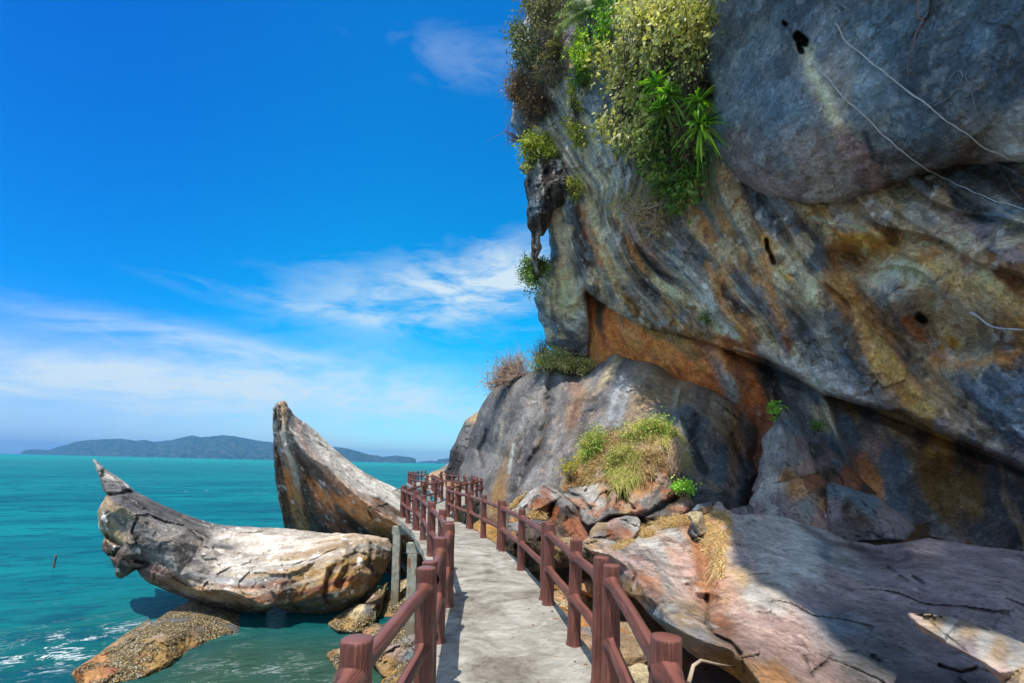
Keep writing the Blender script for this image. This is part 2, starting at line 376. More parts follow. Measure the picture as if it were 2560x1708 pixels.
c1 = cr_(850, 1100, 2.35); c2 = cr_(160, 960, 2.0967); c3 = cr_(1200, 0, 2.8); c4 = cr_(1250, 400, 2.613); c5 = cr_(1700, 0, 2.2395)
c6 = cr_(1700, 650, 2.413); c7 = cr_(1100, 850, 3.1357); c8 = cr_(1600, 1200, 2.448); ck = cr_(1250, 1200, 3.917); cl_ = cr_(780, 1380, 4.78)
WATER = -2.9

# ------------------------------------------------------------------ sea, haze, islands
def grid_mesh(xs, ys, zf):
    X, Y = np.meshgrid(xs, ys); V = np.stack([X, Y, zf(X, Y)], -1).reshape(-1, 3); n = len(xs)
    i = (np.arange(len(ys) - 1)[:, None] * n + np.arange(n - 1)[None]).ravel()
    return V, np.stack([i, i + 1, i + n + 1, i + n], -1)
ms, t, b = newmat('sea_water'); g = t.new('ShaderNodeNewGeometry').outputs['Position']; gx_, gy_, gz_ = t.sep(g)
dist_ = t.m('SQRT', t.m('ADD', t.m('POWER', gx_, 2.0), t.m('POWER', gy_, 2.0)))
sw = t.vm('MULTIPLY', g, (0.55, 1.0, 1.0)); rot = t.new('ShaderNodeVectorRotate', rotation_type='Z_AXIS'); t.put(rot.inputs['Vector'], g); rot.inputs['Angle'].default_value = math.radians(-22)
gr = t.vm('MULTIPLY', rot.outputs[0], (0.45, 1.25, 1.0))
wv1 = t.noise(gr, .55, 6, .60, .6); wv2 = t.noise(gr, 2.6, 5, .6, .4); wv3 = t.noise(gr, .09, 4, .6, .3); wv4 = t.noise(gr, 9.0, 4, .6)
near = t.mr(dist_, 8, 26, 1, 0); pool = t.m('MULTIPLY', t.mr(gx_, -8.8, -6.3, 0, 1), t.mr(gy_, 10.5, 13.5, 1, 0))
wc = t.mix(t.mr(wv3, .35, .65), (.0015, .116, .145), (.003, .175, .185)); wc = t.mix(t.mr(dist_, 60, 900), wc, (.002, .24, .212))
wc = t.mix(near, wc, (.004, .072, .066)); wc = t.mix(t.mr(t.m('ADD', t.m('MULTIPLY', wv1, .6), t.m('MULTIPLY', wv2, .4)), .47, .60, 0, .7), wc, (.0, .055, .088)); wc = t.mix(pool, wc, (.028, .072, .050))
foamn = t.m('MULTIPLY', t.mr(t.noise(gr, 1.3, 8, .72, 1.6), .565, .60), t.mr(t.m('ABSOLUTE', t.m('SUBTRACT', t.noise(g, 1.9, 7, .65, 1.2), .5)), .0, .03, 1, 0))
fx = t.m('ADD', gx_, 10.1); fy = t.m('SUBTRACT', gy_, 11.2); fm = t.m('EXPONENT', t.m('MULTIPLY', t.m('ADD', t.m('POWER', t.m('DIVIDE', fx, 2.0), 2.0), t.m('POWER', t.m('DIVIDE', fy, 1.5), 2.0)), -1.0))
fx2 = t.m('ADD', gx_, 4.6); fy2 = t.m('SUBTRACT', gy_, 9.4); fm2 = t.m('EXPONENT', t.m('MULTIPLY', t.m('ADD', t.m('POWER', t.m('DIVIDE', fx2, 2.6), 2.0), t.m('POWER', t.m('DIVIDE', fy2, 1.6), 2.0)), -1.0))
lace = t.mr(t.m('ABSOLUTE', t.m('SUBTRACT', t.noise(gr, 2.6, 8, .66, 1.2), .5)), .0, .035, 1, 0)
foam = t.m('MULTIPLY', lace, t.m('MULTIPLY', t.mr(t.noise(g, 1.1, 5, .7), .46, .62), t.m('ADD', t.m('MULTIPLY', fm, 1.5), t.m('MULTIPLY', fm2, .4))), clamp=True)
caps = t.m('MULTIPLY', t.mr(t.noise(t.vm('MULTIPLY', g, (.5, 1.3, 1)), .8, 3, .5), .745, .78), t.mr(dist_, 25, 60))
foam = t.m('MAXIMUM', foam, t.m('MULTIPLY', caps, .6))
wc = t.mix(foam, wc, (.75, .80, .80)); t.put(b.inputs['Base Color'], wc)
b.inputs['Roughness'].default_value = .6; b.inputs['Specular IOR Level'].default_value = 0.0
gl = t.new('ShaderNodeBsdfGlossy'); t.put(gl.inputs['Roughness'], t.mr(dist_, 10, 300, .12, .35)); fr_ = t.new('ShaderNodeFresnel'); fr_.inputs[0].default_value = 1.33
mxw = t.new('ShaderNodeMixShader'); t.put(mxw.inputs[0], t.m('MULTIPLY', t.m('MINIMUM', t.m('MULTIPLY', fr_.outputs[0], .55), .13), t.m('SUBTRACT', 1.0, foam))); t.l.new(b.outputs[0], mxw.inputs[1]); t.l.new(gl.outputs[0], mxw.inputs[2])
t.l.new(mxw.outputs[0], [n for n in t.n if n.bl_idname == 'ShaderNodeOutputMaterial'][0].inputs[0])
hh = t.m('ADD', t.m('ADD', t.m('MULTIPLY', wv1, 1.0), t.m('MULTIPLY', wv2, .30)), t.m('MULTIPLY', wv4, .07))
bump(t, b, hh, 1.0, .34); bn_ = [n for n in t.n if n.bl_idname == 'ShaderNodeBump'][0]; t.l.new(bn_.outputs[0], gl.inputs['Normal']); t.l.new(bn_.outputs[0], fr_.inputs['Normal'])
def geo(a, b_, n): return np.concatenate([-np.geomspace(b_, a, n), [0], np.geomspace(a, b_, n)])
V, F = grid_mesh(geo(.6, 6500, 60), np.concatenate([[-40, -20, -8, -2], np.geomspace(1, 6500, 90)]), lambda X, Y: 0 * X + WATER)
tag(build('sea', V, F, ms), kind='structure')
mi, t, b = newmat('forest_hills'); g = t.new('ShaderNodeNewGeometry').outputs['Position']
c = t.ramp(t.noise(g, .035, 5, .7), [(.38, (.004, .032, .022)), (.50, (.018, .06, .035)), (.62, (.09, .10, .075))]); t.put(b.inputs['Base Color'], c); b.inputs['Roughness'].default_value = 1
bump(t, b, t.noise(g, .06, 4, .7), 1, 12)
def island(name, prof, depth, dy, beach=True, seed=0):
    p = np.array(prof, float); xs = np.linspace(p[0, 0], p[-1, 0], max(20, int((p[-1, 0] - p[0, 0]) / 2.2)))
    top = np.interp(xs, p[:, 0], p[:, 1]); Pw = unproj(xs, top, np.full(len(xs), depth * 1.0)); H = Pw[:, 2] - WATER; X = Pw[:, 0]
    fr = np.concatenate([np.linspace(0, 1, 26), np.linspace(1.08, 2, 8)]); n = len(xs)
    prof_ = np.where(fr <= 1, np.sin(fr * np.pi / 2) ** .8, np.cos((fr - 1) * np.pi / 2)); prof_[-1] = -.05; prof_[0] = -.05
    XX = np.repeat(X[None], len(fr), 0); YY = depth + (fr[:, None] - 1) * dy * (H / H.max()) ** .6; XX = XX * (YY / depth)
    nn = fbm(np.stack([XX / 130, YY / 130, 0 * XX + seed], -1), 5, seed); n2 = fbm(np.stack([XX / 17, YY / 17, 0 * XX], -1), 3, seed + 3)
    ZZ = WATER + H[None] * prof_[:, None] * (1 + .22 * nn * (1 - np.abs(prof_[:, None]) ** 6)) + n2 * 6.0 * sstep(.02, .2, prof_)[:, None]
    i = (np.arange(len(fr) - 1)[:, None] * n + np.arange(n - 1)[None]).ravel()
    return tag(build(name, np.stack([XX, YY, ZZ], -1).reshape(-1, 3), np.stack([i, i + 1, i + n + 1, i + n], -1), mi), kind='structure')
island('hills', [(50, 1135), (60, 1127), (85, 1123.5), (120, 1126.5), (150, 1117), (170, 1112), (190, 1105), (213, 1102), (260, 1099), (300, 1098), (340, 1103), (365, 1101), (385, 1106), (430, 1101), (460, 1093.5), (480, 1090), (505, 1094), (560, 1089), (600, 1095), (640, 1102), (680, 1107), (760, 1120), (800, 1121), (832, 1118), (855, 1120), (880, 1125), (920, 1136.5), (960, 1143), (990, 1139.5), (1025, 1143.5), (1038, 1147), (1041, 1155)], 3600, 700)
island('hills', [(1088, 1157), (1096, 1149), (1125, 1146), (1170, 1145), (1260, 1150), (1300, 1160)], 4300, 300, seed=5)
island('hills', [(1045, 1155.5), (1060, 1153.8), (1074, 1152), (1090, 1153.2), (1100, 1155.6)], 6000, 200, seed=9)
# ------------------------------------------------------------------ walkway
mc, t, b = newmat('worn_concrete'); g = t.new('ShaderNodeNewGeometry').outputs['Position']
a1 = t.noise(t.vm('MULTIPLY', g, (1.0, 1.15, 1)), 1.3, 9, .70, 1.2); a2 = t.noise(g, 7, 6, .7, .5); a3 = t.noise(t.vm('MULTIPLY', g, (1, 1.5, 1)), 5, 8, .72, .8)
c = t.ramp(t.m('ADD', t.m('MULTIPLY', a1, .65), t.m('MULTIPLY', a3, .35)), [(.38, (.13, .112, .085)), (.46, (.25, .225, .18)), (.53, (.36, .34, .285)), (.64, (.54, .52, .45))])
c = t.mix(1.0, c, (.86, .86, .86), 'MULTIPLY'); ckn = t.noise(g, .9, 7, .6, .5); c = t.mix(t.m('MULTIPLY', t.mr(t.m('ABSOLUTE', t.m('SUBTRACT', ckn, .5)), 0, .004, 1, 0), t.mr(a1, .45, .6, 0, .6)), c, (.06, .05, .04)); c = t.mix(t.mr(a2, .60, .74, 0, .55), c, (.16, .125, .09)); c = t.mix(t.mr(t.noise(g, 60, 3, .7), .60, .75, 0, .6), c, (.08, .07, .06))
t.put(b.inputs['Base Color'], c); b.inputs['Roughness'].default_value = .9; bump(t, b, t.m('ADD', t.m('MULTIPLY', a2, .6), t.m('MULTIPLY', t.noise(g, 70, 4, .7), .5)), .5, .012)
mp, t, b = newmat('pillar_concrete'); g = t.new('ShaderNodeNewGeometry').outputs['Position']; a1 = t.noise(g, 5, 6, .65); zz = t.sep(g)[2]
c = t.ramp(a1, [(.35, (.17, .18, .14)), (.6, (.33, .34, .28)), (.75, (.42, .42, .36))]); c = t.mix(t.mr(t.m('ADD', zz, t.m('MULTIPLY', a1, 1.4)), -.9, -1.7, 0, .8), c, (.19, .14, .085))
c = t.mix(t.m('MULTIPLY', t.mr(t.noise(t.vm('MULTIPLY', g, (9, 9, 2.0)), 1.0, 3, .5), .62, .68), .9), c, (.26, .075, .02))
t.put(b.inputs['Base Color'], c); b.inputs['Roughness'].default_value = .9; bump(t, b, a1, .5, .03)
LE = [(-.76, -3), (-.75, 1.9), (-.74, 3.2), (-.80, 4.5), (-.86, 5.5), (-1.17, 7.0), (-1.55, 8.4), (-2.05, 10.1), (-2.48, 11.5), (-3.0, 12.8), (-3.50, 14.1), (-3.47, 15.4), (-3.46, 17.7), (-3.36, 19.5), (-3.3, 21.1), (-4.3, 25), (-5.2, 29), (-7.4, 33.4), (-8.45, 36.8), (-8.3, 44)]
RE = [(.80, -3), (.80, 2), (.86, 3.4), (.75, 4.4), (.60, 5.7), (.32, 7.5), (-.05, 9.1), (-.50, 10.5), (-.94, 12), (-1.46, 13.4), (-1.86, 14.5), (-1.93, 16.2), (-1.9, 17.8), (-1.77, 19), (-1.67, 20.5), (-1.4, 23), (-2.2, 27.5), (-3.8, 31.5), (-5.2, 34.5), (-6.3, 44)]
walk = tag(thing('walkway'), kind='structure')
def slab(name, L, R, z0, z1, mat, parent):
    L = np.array(L, float); R = np.array(R, float); n = len(L); rr = np.random.default_rng(3)
    V = np.concatenate([np.c_[L, np.full(n, z1)], np.c_[R, np.full(n, z1)], np.c_[L, np.full(n, z0)], np.c_[R, np.full(n, z0)]])
    i = np.arange(n - 1); F = np.concatenate([np.stack([i, i + n, i + n + 1, i + 1], -1), np.stack([i + 2 * n, i + 2 * n + 1, i + 3 * n + 1, i + 3 * n], -1), np.stack([i, i + 1, i + 1 + 2 * n, i + 2 * n], -1), np.stack([i + n, i + 3 * n, i + 1 + 3 * n, i + 1 + n], -1), [[0, 2 * n, 3 * n, n], [n - 1, 2 * n - 1, 4 * n - 1, 3 * n - 1]]])
    return build(name, V, F, mat, parent, smooth=False)
def densify(E, k=5, jit=.012, seed=0):
    E = np.array(E, float); out = []
    for i in range(len(E) - 1):
        for j in range(k): out.append(E[i] + (E[i + 1] - E[i]) * j / k)
    out.append(E[-1]); out = np.array(out); out[:, 0] += jit * fbm(np.c_[out * 3, np.full(len(out), seed)], 3, seed); return out
slab('deck', densify(LE, 8, .03, 1), densify(RE, 8, .03, 2), -.13, 0, mc, walk)
def box(name, c, s, mat, parent=None, rz=0, bev=.012):
    import bmesh
    bm = bmesh.new(); bmesh.ops.create_cube(bm, size=1); bmesh.ops.scale(bm, vec=s, verts=bm.verts)
    if bev: bmesh.ops.bevel(bm, geom=list(bm.edges), offset=bev, segments=2, affect='EDGES')
    me = bpy.data.meshes.new(name); bm.to_mesh(me); bm.free(); me.materials.append(mat)
    o = bpy.data.objects.new(name, me); COL.objects.link(o); o.location = c; o.rotation_euler.z = rz; o.parent = parent; return o
slab('edge_beam', densify([(x + .10, y) for x, y in LE[4:]], 4, .02, 4), densify([(x + .27, y) for x, y in LE[4:]], 4, .02, 5), -.27, -.134, mp, walk)
slab('edge_beam', densify([(x - .27, y) for x, y in RE[4:]], 4, .02, 6), densify([(x - .10, y) for x, y in RE[4:]], 4, .02, 7), -.27, -.134, mp, walk)
for (ya, yb, lx, rx_) in ((14.05, 14.25, -3.62, -1.6), (11.2, 11.4, -2.52, -.6), (8.0, 8.2, -1.55, .1), (5.2, 5.4, -.9, .6), (17.9, 18.1, -3.6, -1.8), (21.4, 21.6, -3.5, -1.5), (28.9, 29.1, -5.3, -2.8), (33.4, 33.6, -7.5, -5.0), (2.2, 2.4, -.8, .8)):
    box('cross_beam', ((lx + rx_) / 2, (ya + yb) / 2, -.40), (rx_ - lx, .2, .255), mp, walk)
    for xx in (lx + .15, rx_ - .15): box('pillar', (xx, (ya + yb) / 2, -2.05), (.23, .21, 3.04), mp, walk, bev=.01)
# ------------------------------------------------------------------ railings
mb, t, b = newmat('brown_paint'); fl = t.new('ShaderNodeAttribute', attribute_name='Flow').outputs['Vector']; g = t.new('ShaderNodeNewGeometry').outputs['Position']
gro = t.noise(t.vm('MULTIPLY', fl, (6.0, 6.0, 2.6)), 1.6, 5, .6, .5); fine = t.noise(g, 120, 4, .6); big = t.noise(g, 4, 4, .6)
c = t.mix(t.mr(gro, .35, .62), (.090, .027, .018), (.180, .058, .038)); c = t.mix(t.mr(big, .35, .7, 0, .6), c, (.245, .088, .060)); c = t.mix(t.mr(fine, .62, .75, 0, .30), c, (.34, .19, .17))
c = t.mix(t.mr(t.noise(g, 18, 5, .7), .66, .74, 0, .5), c, (.05, .022, .018))
c = t.mix(t.mr(t.noise(g, 33, 5, .7), .705, .725, 0, .6), c, (.36, .32, .28)); nz_ = t.mr(t.sep(t.new('ShaderNodeNewGeometry').outputs['Normal'])[2], .80, .95); c = t.mix(t.m('MULTIPLY', nz_, .8), c, t.mix(big, (.165, .058, .042), (.22, .085, .064)))
t.put(b.inputs['Base Color'], c); b.inputs['Roughness'].default_value = .42; b.inputs['Specular IOR Level'].default_value = .5
bump(t, b, t.m('ADD', t.m('MULTIPLY', t.mr(gro, .3, .62), t.m('MULTIPLY', t.m('SUBTRACT', 1.0, nz_), .8)), t.m('MULTIPLY', fine, .35)), .9, .010)
def post_mesh(x, y, h, r, seed, near):
    z = np.array([-.01, .0, .03, .10, .25, .37, .41, .45, .60, .78, .83, .88, .94, 1.0]) * h
    rr = r * np.array([1.35, 1.28, 1.12, 1.06, 1.03, 1.05, 1.07, 1.05, 1.0, 1.03, 1.05, 1.0, .99, 1.0]); z[-1] = h - .012
    z = np.append(z, [h - .004, h]); rr = np.append(rr, [r * .975, r * .92])
    rs = np.random.default_rng(seed); lean = rs.normal(0, .006, 2)
    pts = np.stack([x + lean[0] * z / h, y + lean[1] * z / h, z], -1)
    return tube(pts, rr, 40 if near else 14, True, .09, seed)
def rail_mesh(a, b, r, seed, near):
    a = np.array(a, float); b = np.array(b, float); L = np.linalg.norm(b - a); s = np.array([0, .04, .075, .11, .16, .3, .5, .7]); s = np.concatenate([s[:5], np.linspace(.22, L - .22, 7), (L - s[:5])[::-1]]) / L if L > .6 else np.array([0, .1, .25, .5, .75, .9, 1])
    f = np.clip((np.minimum(s, 1 - s) * L - .055) / .09, 0, 1); rr = r * (1 + .55 * (1 - f) ** 2)
    pts = a + (b - a) * s[:, None]; pts[:, 2] += .003 * np.sin(s * 9 + seed) * (f > 0)
    return tube(pts, rr, 28 if near else 10, False, .12, seed)
NSEC = [0]
def section(pts, label, r=.062, group='brown log-style railing sections of the walkway'):
    k = NSEC[0]; NSEC[0] += 1; pts = [np.array(p, float) for p in pts]; near = pts[0][1] < 12
    t0 = thing('railing_section', (pts[0][0], pts[0][1], 0), label=label, cat='railing', group=group); off = np.array([pts[0][0], pts[0][1], 0])
    rs = np.random.default_rng(100 + k)
    for i, p in enumerate(pts):
        V, F, fl = post_mesh(p[0], p[1], (p[2] if len(p) > 2 else .98) * (1 + rs.normal(0, .006)), r * (1 + rs.normal(0, .03)), 1000 + k * 10 + i, near)
        build('post', V - off, F, mb, t0, vecs={'Flow': fl + [0, 0, k + i * 3.7]})
    for i in range(len(pts) - 1):
        for z in (.835, .42):
            a = np.array([pts[i][0], pts[i][1], z + rs.normal(0, .006)]); b_ = np.array([pts[i + 1][0], pts[i + 1][1], z + rs.normal(0, .006)])
            V, F, fl = rail_mesh(a, b_, .041, 77 + k * 9 + i, near); build('rail', V - off, F, mb, t0, vecs={'Flow': fl + [0, 0, k * 5 + i + z]})
Lp = {}
def pt(x, y, d, z=.98):
    P = unproj(x, y, 1.0); v = P - CAM; s = (z - 1.7) / v[2]; Q = CAM + v * s
    if d: Q = unproj(x, y, d)
    return (Q[0], Q[1])
sea_side = [
 ([(-.63, .62), (-.614, 1.87), pt(1067, 1416, 0)], 'brown railing section on the sea side, the one nearest the camera'),
 ([pt(1077.7, 1402, 0), (-.665, 4.42), (-.725, 5.50)], 'second brown railing section from the camera on the sea side'),
 ([(-.775, 5.66), (-1.05, 7.03), (-1.434, 8.40)], 'third brown railing section from the camera on the sea side, starting the left bend'),
 ([(-1.48, 8.56), (-1.92, 10.1), (-2.34, 11.5)], 'fourth brown railing section on the sea side, halfway along the left bend'),
 ([(-2.42, 11.66), (-2.86, 12.8), (-3.33, 14.05)], 'brown railing section ending at the outer corner above the tall concrete pillar'),
 ([(-3.33, 14.25), (-3.28, 15.5), (-3.36, 17.5)], 'brown railing section just beyond the outer corner, beside the tall pointed rock'),
 ([(-3.33, 17.7), (-3.2, 19.4), (-3.16, 20.9)], 'brown sea-side railing section just before the second seaward turn')]
cliff_side = [
 ([(.66, .70), (.668, 1.97), pt(1529.6, 1409.8, 0)], 'brown railing section on the cliff side, the one nearest the camera'),
 ([pt(1504.5, 1397.9, 0), (.632, 4.42), (.487, 5.66)], 'second brown railing section from the camera on the cliff side, before the undercut ledge'),
 ([(.465, 5.86), (.19, 7.46), (-.15, 9.05)], 'third brown railing section on the cliff side, in front of the dark rubble'),
 ([(-.20, 9.22), (-.62, 10.6), (-1.03, 11.95)], 'fourth brown railing section on the cliff side, before the huge grey boulder'),
 ([(-1.1, 12.1), (-1.58, 13.35), (-1.98, 14.45)], 'brown railing section on the cliff side at the inner corner of the walkway'),
 ([(-2.02, 14.62), (-2.07, 16.2), (-2.04, 17.8)], 'brown railing section past the inner corner, close to the grey boulder'),
 ([(-2.0, 17.95), (-1.88, 19.3), (-1.78, 20.6)], 'brown railing section on the boulder side, second beyond the inner corner'),
 ([(-1.76, 20.8), (-1.65, 21.9), (-1.5, 23.0)], 'brown railing section ending at the far right corner against the grey boulder')]
for p, l in sea_side + cliff_side: section(p, l)
def resample(pl, step):
    pl = np.array(pl, float); d = np.r_[0, np.cumsum(np.linalg.norm(np.diff(pl, axis=0), axis=1))]; n = int(d[-1] / step); s = np.linspace(0, d[-1], n + 1)
    return np.c_[np.interp(s, d, pl[:, 0]), np.interp(s, d, pl[:, 1])]
far = [([(-3.2, 21.1), (-4.15, 25), (-5.05, 29), (-7.25, 33.4), (-8.3, 36.8)], 'sea side', ['first', 'second', 'third', 'fourth', 'fifth', 'last']),
       ([(-1.55, 23.2), (-2.35, 27.5), (-3.95, 31.5), (-5.35, 34.5), (-6.4, 42)], 'boulder side', ['first', 'second', 'third', 'fourth', 'fifth', 'sixth', 'seventh']),
       ([(-8.3, 37.0), (-8.2, 43.5)], 'farthest end', ['outer', 'outermost'])]
for pl, nm, words in far:
    P = resample(pl, 1.45); k = 0; i = 0
    while i < len(P) - 1:
        q = P[i:i + 3]; 
        if i: q = q.copy(); q[0] += (q[1] - q[0]) * .1
        section([tuple(p) for p in q], '%s small railing section beyond the far bend, on the %s' % (words[min(k, len(words) - 1)], nm) if nm != 'farthest end' else '%s tiny brown railing section at the seaward far end of the walkway' % words[min(k, 1)]); i += 2; k += 1


M_SLAB = rock_mat('slab_rock', 1.6, .05, .9, lo=.55, hi=1.5, lines=.2)
# ------------------------------------------------------------------ cliff
GR = (134, 132, 129); DG = (92, 92, 93); BG = (102, 118, 128); LG = (170, 168, 160); CRM = (196, 180, 142); OC = (176, 130, 84); OR = (204, 130, 68); DB = (74, 60, 48); YB = (150, 118, 66); MV = (134, 120, 120); PK = (166, 140, 130); TN = (160, 136, 104); BK = (50, 46, 44); GO = (198, 146, 66); RU = (146, 92, 64)
cliff = tag(thing('cliff', (12, 18, WATER)), kind='structure')
def kid(o):
    o.parent = cliff; o.matrix_parent_inverse = Matrix.Translation((-12, -18, -WATER)); return o
silh = [(1345, -260), (1340, -100), (1322, 0), (1300, 100), (1290, 180), (1283, 250), (1277, 315), (1290, 328), (1303, 338), (1303, 375), (1311, 410), (1320, 446), (1322, 500), (1330, 525), (1352, 548), (1366, 560), (1372, 590), (1375, 650), (1368, 675), (1350, 700), (1346, 725), (1334, 748), (1346, 775), (1346, 800), (1359, 820), (1365, 860), (1384, 875), (1430, 890), (1475, 912)]
lipc = [(1464, 729), (1518, 767), (1575, 803), (1633, 829), (1709, 842), (1775, 858), (1843, 882), (1916, 899), (1990, 948), (2056, 986), (2156, 1015), (2272, 1040), (2342, 1081), (2425, 1110), (2560, 1172), (2850, 1290)]
flowO = [[(1372, 706), (1384, 802), (1434, 886)], [(1457, 476), (1464, 561), (1510, 649), (1541, 725), (1594, 783)], [(1500, 419), (1545, 476), (1555, 591), (1590, 668), (1660, 744), (1728, 821)],
         [(1560, 500), (1600, 590), (1660, 660), (1740, 730), (1800, 806), (1862, 867)], [(1700, 540), (1770, 640), (1860, 760), (1950, 900)], [(1850, 560), (1940, 700), (2030, 800), (2130, 950)],
         [(2010, 560), (2110, 700), (2220, 850), (2340, 1000), (2460, 1100)], [(2200, 560), (2330, 650), (2450, 800), (2580, 950)], [(2400, 520), (2560, 620), (2700, 740)]]
